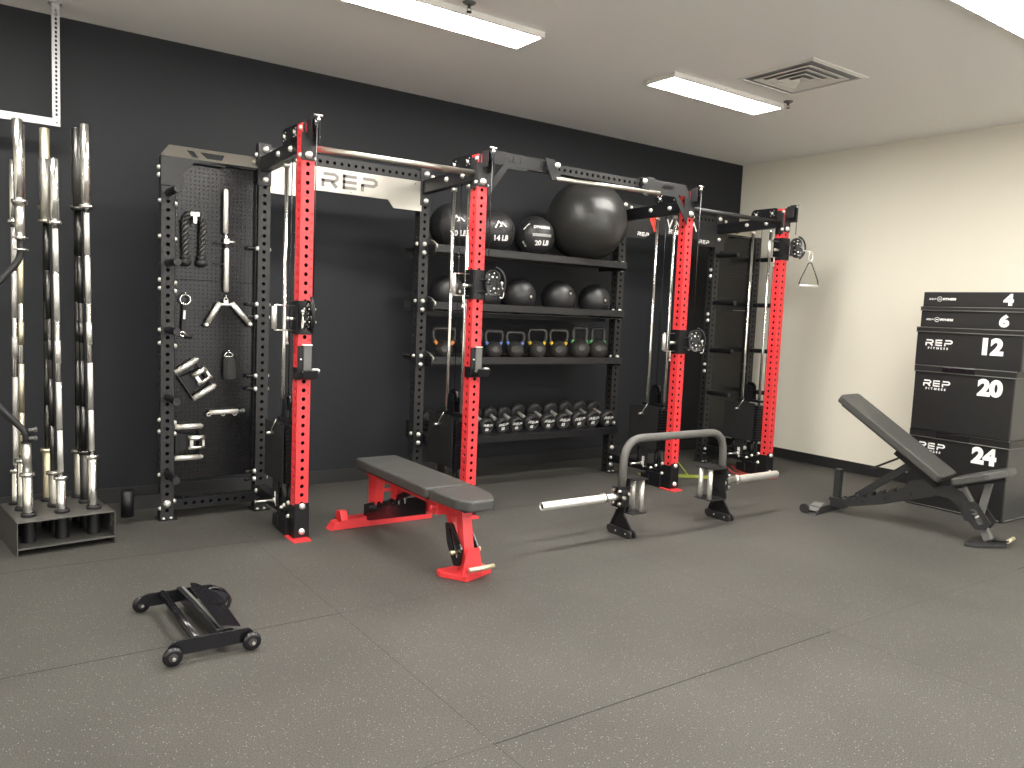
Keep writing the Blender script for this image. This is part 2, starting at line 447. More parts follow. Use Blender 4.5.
def air_vent():
    cx, cy, s = 3.50, -2.25, .61
    t = thing('ceiling_vent', 'square white stepped air diffuser set in the ceiling', 'vent', (cx, cy, H))
    def ring(a, b, z0, z1, mb):                       # sloping square ring from half size a (z0) to b (z1)
        c = [(-1, -1), (1, -1), (1, 1), (-1, 1)]
        for k in range(4):
            p, q = c[k], c[(k+1) % 4]
            mb.poly([(cx+p[0]*a, cy+p[1]*a, z0), (cx+q[0]*a, cy+q[1]*a, z0), (cx+q[0]*b, cy+q[1]*b, z1), (cx+p[0]*b, cy+p[1]*b, z1)])
        return mb
    f = MB(); ring(s/2, s/2-.03, H-.003, H-.010, f); ring(s/2, s/2, H-.003, H+.0, f); ring(s/2-.03, s/2-.035, H-.010, H-.001, f)
    part('frame', f, 'whitepaint', t)
    part('duct', MB().box((cx, cy, H-.0015), (s-.06, s-.06, .002)), 'duct', t)
    for k, a in enumerate((.222, .165, .108, .052)):
        z = H-.014-.003*k
        m = MB(); ring(a, a-.009, z, z, m); ring(a, a, z, z+.003, m); ring(a-.009, a-.045, z, H-.005, m)
        part('louver', m, 'whitepaint', t)
air_vent()
for x, y, lab in ((1.10, -1.86, 'sprinkler head on the ceiling beside the long light panel'),
                  (3.93, -1.84, 'sprinkler head on the ceiling between the light panel and the vent')):
    t = thing('sprinkler', lab, 'sprinkler', (x, y, H), group=None)
    part('escutcheon', MB().lathe([(.036, 0), (.036, -.004), (.024, -.012), (.012, -.014)], (x, y, H)), 'uhmw', t)
    part('nozzle', MB().cyl((x, y, H-.012), (x, y, H-.03), .008).tube([(x-.011, y, H-.028), (x-.013, y, H-.04), (x, y, H-.05), (x+.013, y, H-.04), (x+.011, y, H-.028)], .002, 6), 'darksteel', t)
    part('deflector', MB().cyl((x, y, H-.050), (x, y, H-.052), .015), 'darksteel', t)

# slotted steel hanger from the ceiling above the barbells
def hanger():
    t = thing('ceiling_hanger', 'galvanised slotted steel angle hanging from the ceiling above the barbells', 'hanger', (-.71, -.25, H))
    holes = []
    z = 2.40
    while z < 3.0: holes.append(rnd([(-.006, z-.008), (.006, z-.008), (.006, z+.008), (-.006, z+.008)], .004, 2)); z += .0245
    part('vertical_angle', MB().prism([(-.019, 2.35), (.019, 2.35), (.019, H), (-.019, H)], (-.708, -.252, 0), XA, ZA, .003, holes)
         .box((-.7275, -.235, (2.35+H)/2), (.003, .036, H-2.35)), 'galv', t)
    part('rail', MB().box((-2.14, -.2615, 2.352), (2.90, .003, .042)).box((-2.14, -.245, 2.374), (2.90, .036, .003)).box((-2.14, -.2665, 2.3325), (2.90, .010, .003)), 'galv', t)
    part('foot_plate', MB().box((-.71, -.24, H-.0025), (.07, .06, .005)), 'galv', t)
    m = MB()
    for dx in (-.008, .012): m.cyl((-.70+dx, -.262, 2.352), (-.70+dx, -.268, 2.352), .005, seg=6)
    part('bolt', m, 'darksteel', t)
hanger()

# ================================================================== THE RACK
rig = thing('power_rack', 'long red and black bolted cable rack with storage shelves along the dark wall', 'rack', (0, 0, 0))

def perf_tube(L, w=W, h=W, pitch=.0508, r=.0122, first=.0508, faces=(1, 1, 1, 1), last=None):
    """square tube along Z with rows of real bolt holes; faces -Y,+X,+Y,-X"""
    mb = MB(); b = mb.b; n = int((L-first*.5-.01)/pitch); N = 12
    last = last or n
    frames = [((-w/2, -h/2), (1, 0), w, (0, 1)), ((w/2, -h/2), (0, 1), h, (-1, 0)), ((w/2, h/2), (-1, 0), w, (0, -1)), ((-w/2, h/2), (0, -1), h, (1, 0))]
    ca = [(cos(2*pi*k/N), sin(2*pi*k/N)) for k in range(N)]
    tri = geometry.tessellate_polygon([[Vector((-1.5, -1, 0)), Vector((1.5, -1, 0)), Vector((1.5, 1, 0)), Vector((-1.5, 1, 0))],
                                       [Vector((.45*c, .45*s_, 0)) for c, s_ in ca]])
    for fi, (o, d, wd, nn) in enumerate(frames):
        P = lambda a, z, dep=0: Vector((o[0]+d[0]*a+nn[0]*dep, o[1]+d[1]*a+nn[1]*dep, z))
        def quad(z0, z1): b.faces.new([b.verts.new(P(0, z0)), b.verts.new(P(wd, z0)), b.verts.new(P(wd, z1)), b.verts.new(P(0, z1))])
        if not faces[fi]: quad(0, L); continue
        z0 = first-pitch/2
        if z0 > 1e-4: quad(0, z0)
        for k in range(n):
            zc = first+k*pitch
            if zc+pitch/2 > L: break
            pts = [(0, zc-pitch/2), (wd, zc-pitch/2), (wd, zc+pitch/2), (0, zc+pitch/2)]+[(wd/2+r*c, zc+r*s_) for c, s_ in ca]
            vs = [b.verts.new(P(*q)) for q in pts]
            for t in tri: b.faces.new([vs[i] for i in t])
            inn = [b.verts.new(P(wd/2+r*c, zc+r*s_, .005)) for c, s_ in ca]
            for i in range(N):
                f = b.faces.new((vs[4+i], vs[4+(i+1) % N], inn[(i+1) % N], inn[i])); f.smooth = True
            zt = zc+pitch/2
        quad(zt, L)
    b.faces.new([b.verts.new(p) for p in ((-w/2, -h/2, L), (w/2, -h/2, L), (w/2, h/2, L), (-w/2, h/2, L))])
    b.faces.new([b.verts.new(p) for p in ((-w/2, -h/2, 0), (-w/2, h/2, 0), (w/2, h/2, 0), (w/2, -h/2, 0))])
    bmesh.ops.remove_doubles(b, verts=b.verts, dist=1e-5)
    nf = len(b.faces)
    mb.box((0, 0, L/2), (w-.030, h-.030, L-.02)); b.faces.ensure_lookup_table()  # added dark core, stands in for the shade inside the bolt holes
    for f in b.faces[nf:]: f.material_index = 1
    return mb
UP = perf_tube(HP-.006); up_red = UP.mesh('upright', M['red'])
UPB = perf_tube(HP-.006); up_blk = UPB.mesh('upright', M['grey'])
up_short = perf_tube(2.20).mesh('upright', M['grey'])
bolt_me = MB().lathe([(.0165, 0), (.0165, .003), (.0145, .004), (.0135, .012), (.008, .0155), (.003, .0155)], seg=6 * 3).mesh('bolt', M['alu'])
plate_me = {}
def bolt(p, d, parent, s=1):
    o = bpy.data.objects.new('bolt', bolt_me); COL.objects.link(o); o.parent = parent
    dd = Vector(d).normalized()
    o.rotation_euler = dd.to_track_quat('Z', 'Y').to_euler(); o.location = Vector(p)-parent_loc(parent); o.scale = (s, s, s)
    return o
def parent_loc(p):
    v = Vector()
    while p is not None and p is not rig: v += p.location; p = p.parent
    return v
FR, BK, LF, RT = Vector((0, -1, 0)), Vector((0, 1, 0)), Vector((-1, 0, 0)), Vector((1, 0, 0))

def upright(x, yc, red):
    o = link('upright', up_red if red else up_short if x in (X0, X5) else up_blk, rig, (x, yc, .006)); o['label'] = 'red front upright' if red else 'black rear upright'
    ORG[o.name] = Vector((x, yc, .006)); return o
fr = [upright(x, YFc, True) for x in (X1, X2, X3, X4)]
rr = {x: upright(x, YRc, False) for x in (X0, X1, X2, X3, X4, X5)}
for o, x in zip(fr, (X1, X2, X3, X4)):
    part('base_plate', MB().prism(rnd([(x-HW-.03, YF-.07), (x+HW+.0, YF-.07), (x+HW+.0, YF+W+.02), (x-HW-.03, YF+W+.02)], .01, 2), (0, 0, 0), XA, YA, .007), 'red', o)
for x, o in rr.items():
    part('base_plate', MB().box((x, YR+.03, .004), (W+.03, W+.05, .008)), 'black', o)
    for s in (-1, 1): bolt((x+s*.022, YR+.012-.02, .008), ZA, o, .6)
# hole numbers on the red uprights
for o, x in zip(fr[:3], (X1, X2, X3)):
    mbs = bmesh.new()
    for n in range(1, 25):
        me = text_mesh(str(n), .019, .0004, .0002)
        z = 1.868-(24-n)*.0508
        for q in me.vertices: q.co = Vector((q.co.x+.026, q.co.z*-1-HW-.0003, q.co.y+z-.006-.006))
        mbs.from_mesh(me); bpy.data.meshes.remove(me)
    me = bpy.data.meshes.new('hole_numbers'); mbs.to_mesh(me); mbs.free(); me.materials.append(M['darkprint'])
    link('hole_numbers', me, o)

# --- cable column hardware, one set per red upright
def cable_column(i, x, tz, arm, sleeve_side_left=True):
    """tz: centre height of the trolley; arm: direction in which its pulley points"""
    up = fr[i]
    # lower black sleeve with bolts
    g = part('foot_bracket', MB().box((x, YF-.004, .112), (W+.012, .008, .20)).box((x-HW-.003, YFc+.01, .10), (.006, W+.02, .19))
             .box((x+HW+.003, YFc+.01, .10), (.006, W+.02, .19)), 'black', rig, .002)
    for z in (.046, .195): bolt((x, YF-.008, z), FR, g, 1.1)
    for z in (.19,): bolt((x+HW+.006, YF+.03, z), RT, g, .8)
    for dy, z in ((.09, .20), (.09, .12), (.16, .17), (.16, .07)): bolt((x-HW-.006, YF+dy, z), LF, g, .8)
    # bottom side beam to the rear upright
    L_ = YR-(YF+W)
    b = part('side_beam', MB().box((x, (YR+YF+W)/2, .135), (W*.92, L_, .07)), 'black', rig, .004)
    part('pedestal', MB().box((x, YF+.17, .06), (.13, .16, .11)).box((x-.02, YF+.26, .055), (.10, .1, .07)), 'black', b, .006)
    for y in (YF+.22, YF+.30, YR-.04): bolt((x-HW, y, .14), LF, b, .9)
    # steel pin for spare plates
    part('storage_pin', MB().cyl((x-HW, -1.0, .165), (x-.165, -1.0, .165), .0075).cyl((x-.165, -1.0, .165), (x-.172, -1.0, .165), .011)
         .cyl((x-.06, -1.0, .165), (x-.045, -1.0, .165), .014), 'zinc', b)
    # top side beam, tapering forward
    tb = part('top_side_beam', MB().prism([(YF+W, 2.205), (YR+.02, 2.185), (YR+.02, 2.275), (YF+.3, 2.29), (YF+W, 2.275)], (x-HW*.8, 0, 0), YA, ZA, W*.8), 'black', rig, .003)
    bolt((x-HW*.82, YF+.40, 2.245), LF, tb, 1.1); bolt((x-HW*.82, YF+.19, 2.245), LF, tb, 1.1)
    for y in [YR-.08-.045*k for k in range(5)]:
        part('hole', MB().cyl((x-HW*.82, y, 2.235), (x-HW*.78, y, 2.235), .008), 'logoblack', tb)
    # rear top gusset and bolts on rear upright
    rg = part('gusset', MB().prism([(x-HW-.008, 2.10), (x+HW, 2.10), (x+HW, 2.33), (x+HW*.3, 2.362), (x-HW-.008, 2.362)], (0, YR-.001, 0), XA, ZA, .007), 'grey', rig, .001)
    bolt((x, YR-.008, 2.325), FR, rg, 1.2); bolt((x, YR-.008, 2.135), FR, rg, 1.1); bolt((x-HW-.008, YR+.02, 2.29), LF, rg, .9)
    bolt((x+.02, YR-.06, 2.30), FR, rg, .9)
    # guide rods
    for y in (-.975, -1.168):
        part('guide_rod', MB().cyl((x, y, .12), (x, y, 2.19), .0125), 'chrome', rig)
        part('collar', MB().cyl((x, y, 2.165), (x, y, 2.19), .02), 'zinc', rig)
    # weight stack: plates, shroud, head with pulley and pin
    st = link('weight_stack', MB().box((x-.001, -1.01, .125), (.10, .36, .03)).mesh('weight_stack', M['black']), rig)
    ORG[st.name] = Vector()
    for k in range(14): part_plate(st, x, .308+.0235*k)
    part('shroud', MB().prism(rnd([(-1.17, .30), (-.835, .30), (-.835, .645), (-1.17, .645)], .006, 2), (x-.062, 0, 0), YA, ZA, .004)
         .box((x-.055, -.84, .47), (.012, .012, .33)), 'vinylside' if False else 'grey', st)
    for y in (-.92, -1.12):
        part('spring', MB().cyl((x, y, .14), (x, y, .30), .019), 'black', st)
    lp = part('label_plate', MB().box((x-.052, -1.02, .22), (.004, .10, .15)), 'grey', st)
    place_text('lettering', 'ARES', .035, (x-.055, -1.035, .185), ZA, YA, 'white', lp, .0012)
    hd = part('stack_head', MB().box((x, -1.07, .660), (.05, .25, .022)).prism(rnd([(-1.115, .66), (-1.025, .66), (-1.035, .80), (-1.105, .80)], .02, 3), (x-.026, 0, 0), YA, ZA, .004)
              .prism(rnd([(-1.115, .66), (-1.025, .66), (-1.035, .80), (-1.105, .80)], .02, 3), (x+.022, 0, 0), YA, ZA, .004), 'black', st)
    pulley((x, -1.07, .775), XA, .052, st)
    part('selector_pin', MB().tube([(x-.065, -1.05, .67), (x-.075, -1.02, .62), (x-.08, -1.0, .585)], .003, 6).cyl((x-.062, -.995, .58), (x-.105, -.995, .58), .009), 'zinc', st)
    # upper pulley housing above the side beam
    ph = part('pulley_housing', MB().prism(rnd([(-1.235, 2.285), (-.985, 2.285), (-.955, 2.33), (-.985, 2.375), (-1.235, 2.375), (-1.26, 2.33)], .02, 3), (x-.030, 0, 0), YA, ZA, .005,
                   [rnd([(-1.14, 2.355), (-1.08, 2.355), (-1.09, 2.363), (-1.13, 2.363)], .003, 1), rnd([(-1.14, 2.297), (-1.08, 2.297), (-1.09, 2.305), (-1.13, 2.305)], .003, 1)])
              .prism(rnd([(-1.235, 2.285), (-.985, 2.285), (-.955, 2.33), (-.985, 2.375), (-1.235, 2.375), (-1.26, 2.33)], .02, 3), (x+.026, 0, 0), YA, ZA, .005), 'black', rig)
    for y in (-1.19, -1.02):
        pulley((x, y, 2.33), XA, .040, ph)
        bolt((x-.031, y, 2.33), LF, ph, .7)
        for a in (.6, 2.2, 3.9, 5.3): bolt((x-.031, y+.026*cos(a), 2.33+.026*sin(a)), LF, ph, .25)
    # front top bracket with its pulley
    ft = part('top_bracket', MB().box((x, YF-.004, 2.235), (W+.006, .008, .15)).box((x-.026, YF-.004, 2.335), (.012, .008, .06))
              .box((x+.032, YF-.04, 2.32), (.005, .085, .15)).box((x-.008, YF-.035, 2.33), (.005, .07, .10)), 'grey', rig, .002)
    bolt((x, YF-.008, 2.19), FR, ft, 1.25); bolt((x+.035, YF-.03, 2.29), RT, ft, 1.1); bolt((x+.035, YF+.0, 2.17), RT, ft, .8)
    for z in (2.335, 2.185): bolt((x-HW, YF+.012, z), LF, ft, .9)
    pulley((x+.012, YF-.045, 2.345), XA, .042, ft)
    part('eye_bolt', MB().cyl((x+.026, YF-.075, 2.36), (x+.026, YF-.075, 2.40), .005).cyl((x+.0, YF-.075, 2.397), (x+.05, YF-.075, 2.397), .006)
         .sphere((x+.026, YF-.075, 2.375), .012, u=10, v=6), 'zinc', ft)
    # trolley: sleeve, pop pin, grip, pulley arm, cable
    tr = part('trolley', MB().box((x-HW-.005, YFc, tz), (.010, W+.022, .19)).box((x+HW+.005, YFc, tz), (.010, W+.022, .19))
              .box((x, YF-.006, tz), (W+.018, .010, .19), None).box((x, YF+W+.006, tz), (W+.018, .010, .19)), 'black', rig, .002)
    part('hole', MB().cyl((x, YF-.0115, tz-.075), (x, YF-.0105, tz-.075), .0115), 'logoblack', tr)
    part('pop_pin', MB().cyl((x-HW-.01, YFc-.005, tz-.01), (x-HW-.045, YFc-.005, tz-.01), .010).sphere((x-HW-.05, YFc-.005, tz-.01), .014, u=12, v=8), 'zinc', tr)
    gx = x-.165
    part('grip_frame', MB().tube(bend([(x-HW-.005, YFc, tz+.065), (gx, YFc, tz+.065), (gx, YFc, tz-.075), (x-HW-.005, YFc, tz-.075)], .008), .004, 8)
         .cyl((x-.09, YFc, tz-.075), (x-.09, YFc, tz-.15), .005).cyl((x-.09, YFc, tz-.14), (x-.09, YFc, tz-.155), .009), 'zinc', tr)
    part('grip', MB().cyl((gx, YFc, tz+.058), (gx, YFc, tz-.068), .015), 'alu', tr)
    a = Vector(arm).normalized(); n = Vector((a.y, -a.x, 0))    # arm direction and its horizontal normal
    bx = Vector((x, YF-.012, tz))
    yk = part('yoke', MB().bar(bx+ZA*.035, bx+a*.055+ZA*.035, .03, .006).bar(bx-ZA*.045, bx+a*.055-ZA*.045, .03, .006).cyl(bx+a*.045+ZA*.045, bx+a*.045-ZA*.06, .009), 'black', tr)
    bolt(bx+a*.045-ZA*.055, -ZA, yk, .6)
    c = bx+a*.085
    p1, p2 = c+ZA*.050, c-ZA*.022+a*.012
    gd = part('pulley_guard', MB().bar(p1+ZA*.02-n*.024, p2-ZA*.02-n*.024, .004, .036, tuple(a)).bar(p1+ZA*.02+n*.024, p2-ZA*.02+n*.024, .004, .036, tuple(a))
              .tube([c+a*(.008+.074*cos(q))+ZA*(.014+.098*sin(q)) for q in [-1.2+k*.24 for k in range(12)]], .008, 8), 'black', tr)
    for q in (p1, p2):
        pulley(tuple(q), n, .050, gd)
        for s_ in (-1, 1):
            bolt(q+n*.027*s_, n*s_, gd, .45)
            for w_ in range(5): bolt(q+n*.010*s_+a*.028*cos(w_*1.257)+ZA*.028*sin(w_*1.257), n*s_, gd, .30)
    e = bx+a*.145+ZA*.015 + (Vector((-.055, 0, .02)) if i == 0 else Vector())
    part('cable_stop', MB().sphere(e, .011, u=10, v=6).cyl(e, e-ZA*.03, .004), 'zinc', gd)
    if i < 3: part('carabiner', MB().tube([e-ZA*.03+a*(.014*sin(t)*(1-.25*cos(t)))+ZA*(-.032+.034*cos(t)) for t in [2*pi*k/18 for k in range(18)]], .0035, 6, True), 'zinc', gd)
    part('cable', MB().tube([(x+.012, YF-.09, 2.34), (x+.010, YF-.09, tz+.12)], .0028, 6), 'blackgloss', rig)
    part('stack_cable', MB().cyl((x, -1.07, .80), (x, -1.07, 2.30), .0028, seg=6).cyl((x+.006, -1.21, .2), (x+.006, -1.21, 2.32), .0028, seg=6), 'blackgloss', rig)
    return e
plate_cache = []
def part_plate(st, x, z):
    if not plate_cache: plate_cache.append(MB().box((0, 0, 0), (.098, .36, .0205)).mesh('weight_plate', M['black']))
    o = link('weight_plate', plate_cache[0], st, (x-.001, -1.015, z)); return o
pul_cache = {}
def pulley(c, ax, r, parent):
    if r not in pul_cache:
        w2 = .010
        pul_cache[r] = MB().lathe([(.008, -w2), (r*.9, -w2*.6), (r, -w2), (r, -w2*.7), (r*.86, 0), (r, w2*.7), (r, w2), (r*.9, w2*.6), (.008, w2)], seg=24).mesh('pulley', M['blackgloss'])
    o = bpy.data.objects.new('pulley', pul_cache[r]); COL.objects.link(o); o.parent = parent
    o.rotation_euler = Vector(ax).to_track_quat('Z', 'Y').to_euler(); o.location = Vector(c)-parent_loc(parent); return o
ends = []
for i, (x, tz, arm) in enumerate(((X1, 1.285, (-.12, -1, 0)), (X2, 1.535, (.75, -.55, 0)), (X3, 1.19, (.75, -.75, 0)), (X4, 2.015, (.9, -.6, 0)))):
    ends.append(cable_column(i, x, tz, arm))

# --- pull-up bars between the front uprights of the two racks
for a, b, mm, r in ((X1, X2, 'steel', .019), (X3, X4, 'grey', .019)):
    pb = part('pull_up_bar', MB().cyl((a+HW, YFc, 2.238), (b-HW, YFc, 2.245), r, seg=24), mm, rig)
    part('bar_flange', MB().box((b-HW-.004, YFc, 2.245), (.008, .07, .20)), 'grey', pb, .002)
# --- rear top crossmembers with sign plates
def crossmember(a, b, zc, yc, mm='grey', h=W, w=W, first=.07):
    L_ = b-a-W
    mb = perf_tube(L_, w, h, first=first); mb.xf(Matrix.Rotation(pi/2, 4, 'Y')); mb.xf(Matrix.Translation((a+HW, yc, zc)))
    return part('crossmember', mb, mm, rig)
for a, b in ((X1, X2), (X3, X4)): crossmember(a, b, 2.305, YRc)
def sign(a, b, mm):
    a, b = a+HW-.005, b-HW+.005
    poly = [(a, 2.268), (a, 2.058), (a+.22, 2.058), (a+.265, 2.112), (b-.265, 2.112), (b-.22, 2.058), (b, 2.058), (b, 2.268)]
    return part('sign_plate', MB().prism(poly, (0, YR-.0, 0), XA, ZA, .006), mm, rig, .001)
sg = sign(X1, X2, 'steel'); sg['label'] = 'brushed steel sign plate'
logo_part('lettering', .096, (.785, YR-.0075, 2.143), XA, ZA, 'engrave', sg, .0015)
for x in (X1+.09, X1+.58, X2-.09):
    for z in ((2.245,) if x != X1+.58 else (2.25, 2.125)): part('rivet', MB().cyl((x, YR-.006, z), (x, YR-.009, z), .004, seg=8), 'darksteel', sg)
sg = sign(X3, X4, 'grey'); sg['label'] = 'dark sign plate with white and red lettering'
for x in (X3+.16, X4-.27): logo_part('lettering', .033, (x, YR-.0075, 2.080), XA, ZA, 'white', sg)
m = MB(); y0 = Vector((0, YR-.0075, 0))
m.prism([(3.785, 2.262), (3.825, 2.262), (3.885, 2.135), (3.865, 2.125)], y0, XA, ZA, .0012).prism([(3.835, 2.262), (3.865, 2.262), (3.925, 2.135), (3.893, 2.135)], y0, XA, ZA, .0012)
part('emblem', m, 'redprint', sg)
m = MB()
for st_ in ([(4.022, 2.255), (4.052, 2.185), (4.085, 2.255)], [(4.105, 2.255), (4.105, 2.185)], [(4.135, 2.185), (4.135, 2.25), (4.185, 2.19), (4.185, 2.255)],
            [(4.33, 2.185), (4.365, 2.255), (4.405, 2.18)]):
    stroke(m, st_, .013, y0, XA, ZA, .0012)
part('lettering', m, 'white', sg)
place_text('lettering', 'FITNESS', .052, (4.045, YR-.0075, 2.132), XA, ZA, 'white', sg, .0016, 1, 'LEFT')

# --- middle pull-up beam between second and third red upright
yb = YF+.035
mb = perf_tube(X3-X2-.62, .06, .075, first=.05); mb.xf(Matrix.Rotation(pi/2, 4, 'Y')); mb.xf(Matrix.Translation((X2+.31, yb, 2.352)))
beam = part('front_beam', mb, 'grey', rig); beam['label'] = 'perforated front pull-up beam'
for s, xa in ((1, X2), (-1, X3)):
    q = lambda a, z: (xa+s*a, z)
    outer = [q(HW, 2.36), q(.085, 2.402), q(.34, 2.392), q(.55, 2.392), q(.55, 2.313), q(.36, 2.313), q(.32, 2.298), q(.19, 2.298), q(HW, 2.10)]
    hole = [q(.075, 2.315), q(.155, 2.318), q(.075, 2.225)]
    if s < 0: outer = outer[::-1]; hole = hole[::-1]
    br = part('beam_bracket', MB().prism(outer, (0, YF-.002, 0), XA, ZA, .007, [hole]).box((xa+s*.30, yb-.02, 2.398), (.48, .03, .005)), 'grey', rig, .001)
    if s > 0: logo_part('lettering', .042, (xa+.16, YF-.0095, 2.340), XA, ZA, 'logoblack', br, .0015)
    if s < 0: logo_part('lettering', .030, (xa-.33, YF-.0095, 2.345), XA, ZA, 'logoblack', br, .0015)
    xx = xa+s*.50
    hp = part('bar_holder', MB().prism([(xx-s*.045, 2.40), (xx+s*.03, 2.40), (xx+s*.10, 2.29), (xx+s*.055, 2.262), (xx+s*.02, 2.262)][::s], (0, YF-.045, 0), XA, ZA, .008)
              .box((xx+s*.03, YF-.02, 2.36), (.05, .05, .06)), 'grey', rig, .002)
    bolt((xx+s*.06, YF-.053, 2.365), FR, hp, 1.2)
part('pull_up_bar', MB().cyl((X2+.56, YF-.04, 2.278), (X3-.56+.17, YF-.04, 2.298), .0165, seg=24), 'steel', rig)

# --- J-cups (lift off, so each a thing of its own)
def jcup(x, lab):
    t = thing('j_cup', lab, 'barbell hook', (x, YF, .93))
    part('bracket', MB().prism([(-.0, .93), (-.10, .945), (-.11, .99), (-.10, .995), (-.085, .965), (-.014, .955), (-.014, 1.125), (0, 1.125)], (x-.042, YF, 0), YA, ZA, .084)
         .box((x-.043, YF+.02, .965), (.008, .075, .07)), 'black', t, .002)
    part('face_pad', MB().box((x+.010, YF-.020, 1.045), (.046, .012, .165)), 'uhmw', t, .003)
    part('top_cap', MB().box((x+.006, YF-.018, 1.131), (.06, .02, .006)), 'zinc', t)
    part('roller', MB().cyl((x+.025, YF-.062, .985), (x+.052, YF-.062, .985), .016).sphere((x+.054, YF-.062, .985), .016, u=12, v=8), 'zinc', t)
    part('screw', MB().cyl((x-.015, YF-.022, .975), (x-.015, YF-.03, .975), .006, seg=8).cyl((x-.030, YF-.022, 1.05), (x-.030, YF-.03, 1.05), .005, seg=8), 'zinc', t)
jcup(X1, 'black bar hook on the leftmost red upright, below the pulley trolley')
jcup(X2, 'black bar hook on the second red upright, in front of the kettlebells')

# --- pegboard bays at both ends (left: X0..X1, right: X4..X5)
def peg_bay(a, b):
    a2, b2 = a+HW, b-HW
    pn = part('pegboard', MB().box(((a+b)/2, YRc+.005, 1.838), (b2-a2, .004, .712)), 'peg', rig)
    pl = part('pegboard', MB().box(((a+b)/2, YRc+.005, .859), (b2-a2, .004, 1.238)), 'peg', rig)
    part('side_flange', MB().box((b2-.012, YRc-.012, 1.17), (.003, .034, 1.86)).box((a2+.006, YRc-.012, 1.17), (.003, .034, 1.86)), 'black', pl)
    # top cover: vertical plate with slanted shiny cap
    z0 = 2.197
    gs = part('top_gusset', MB().prism([(a-HW-.004, z0), (a-HW-.004, 2.03), (a+.085, 2.03), (a+.085, 2.105), (a+.143, z0-.018), (a+.325, z0-.018), (a+.345, z0), (a+.345, z0)][:7]+[(b2, z0)], (0, YR-.001, 0), XA, ZA, .006), 'grey', rig, .001)
    n = Vector((0, .055, .076)).normalized()
    u2 = n
    def sl(p): return rnd(p, .004, 2)
    part('slanted_cap', MB().prism([(a-HW-.004, 0), (b2, 0), (b2, .094), (a+.012, .094), (a-HW-.004, .012)], (0, YR-.006, z0), XA, u2, .005,
         [sl([(a+.108, .068), (a+.148, .068), (a+.172, .016), (a+.138, .016)]), sl([(a+.185, .066), (a+.33, .066), (a+.31, .02), (a+.22, .02)])]), 'shinycap', gs)
    for z in (2.09, 2.135): bolt((a-HW-.004, YR+.03, z), LF, gs, .95)
    # lower crossmember
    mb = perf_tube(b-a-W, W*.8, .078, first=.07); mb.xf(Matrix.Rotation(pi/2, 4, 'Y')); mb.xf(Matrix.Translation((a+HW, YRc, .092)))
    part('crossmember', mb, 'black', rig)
M['shinycap'] = mat('polished_black_cap', (.80, .78, .72), .26, 1)  # pale base colour stands in for lamp reflections on the dark cap
peg_bay(X0, X1); peg_bay(X4, X5)
for z in (1.94, 1.73, 1.47, 1.42, 1.17, 1.09, .62, .55, .28, .13):
    for s_, dz in ((-1, 0),): bolt((X0-HW, YR+.02, z), LF, rr[X0], .9)
    bolt((X0+HW, YR-.004, z-.015), (1, -.3, 0), rr[X0], .9)
for z in (1.70, 1.345, 1.265, .885, .80, .26, .21):
    bolt((X1-HW, YR+.005, z), (-1, -.2, 0), rr[X1], 1); bolt((X1+HW, YR+.02, z), RT, rr[X1], .8)
    part('pin', MB().cyl((X1-HW-.018, YR+.01, z), (X1-HW-.065, YR+.01, z), .012), 'black', rr[X1])
for z in (1.85, 1.79, 1.43, 1.37, .95, .885): bolt((X4-HW, YR+.03, z), LF, rr[X4], 1)
for z in (1.85, 1.78, 1.41, 1.34, .95, .88): bolt((X5-HW, YR+.03, z), LF, rr[X5], 1)
for x in (X0, X1, X4, X5): bolt((x, YR, .10 if x != X1 else .135), FR, rr[x], 1.35)
# plate pegs
for x in (X0, X4, X5):
    for z in ((1.985, 1.572, 1.169, .761, .293) if x == X0 else (1.985, 1.54, 1.09, .68)):
        p = part('plate_peg', MB().cyl((x, YR, z), (x, YR-.25, z), .022, seg=20), 'black', rr[x], .002)
        part('end_cap', MB().cyl((x, YR-.25, z), (x, YR-.254, z), .021), 'grey', p)
        part('cap_hole', MB().cyl((x, YR-.254, z), (x, YR-.2545, z), .005, seg=10), 'logoblack', p)
# barbell tube at the left foot
lt = part('barbell_tube', MB().cyl((-.385, YR+.0, .045), (-.385, YR+.0, .205), .036, seg=28, cap=True).lathe([(.036, .205), (.031, .2055), (.030, .12)], (-.385, YR, 0), cap=False), 'black', rig)
part('web_plate', MB().box((-.275, YR+.0, .125), (.155, .012, .085)).box((-.275, YR+.0, .168), (.155, .03, .004)), 'black', lt)
mm_ = MB(); mountain(mm_, .035, Vector((-.315, YR-.0075, .105)), XA, ZA); part('logo', mm_, 'logoblack', lt)
bolt((X0-HW, YR+.0, .075), LF, lt, .9)

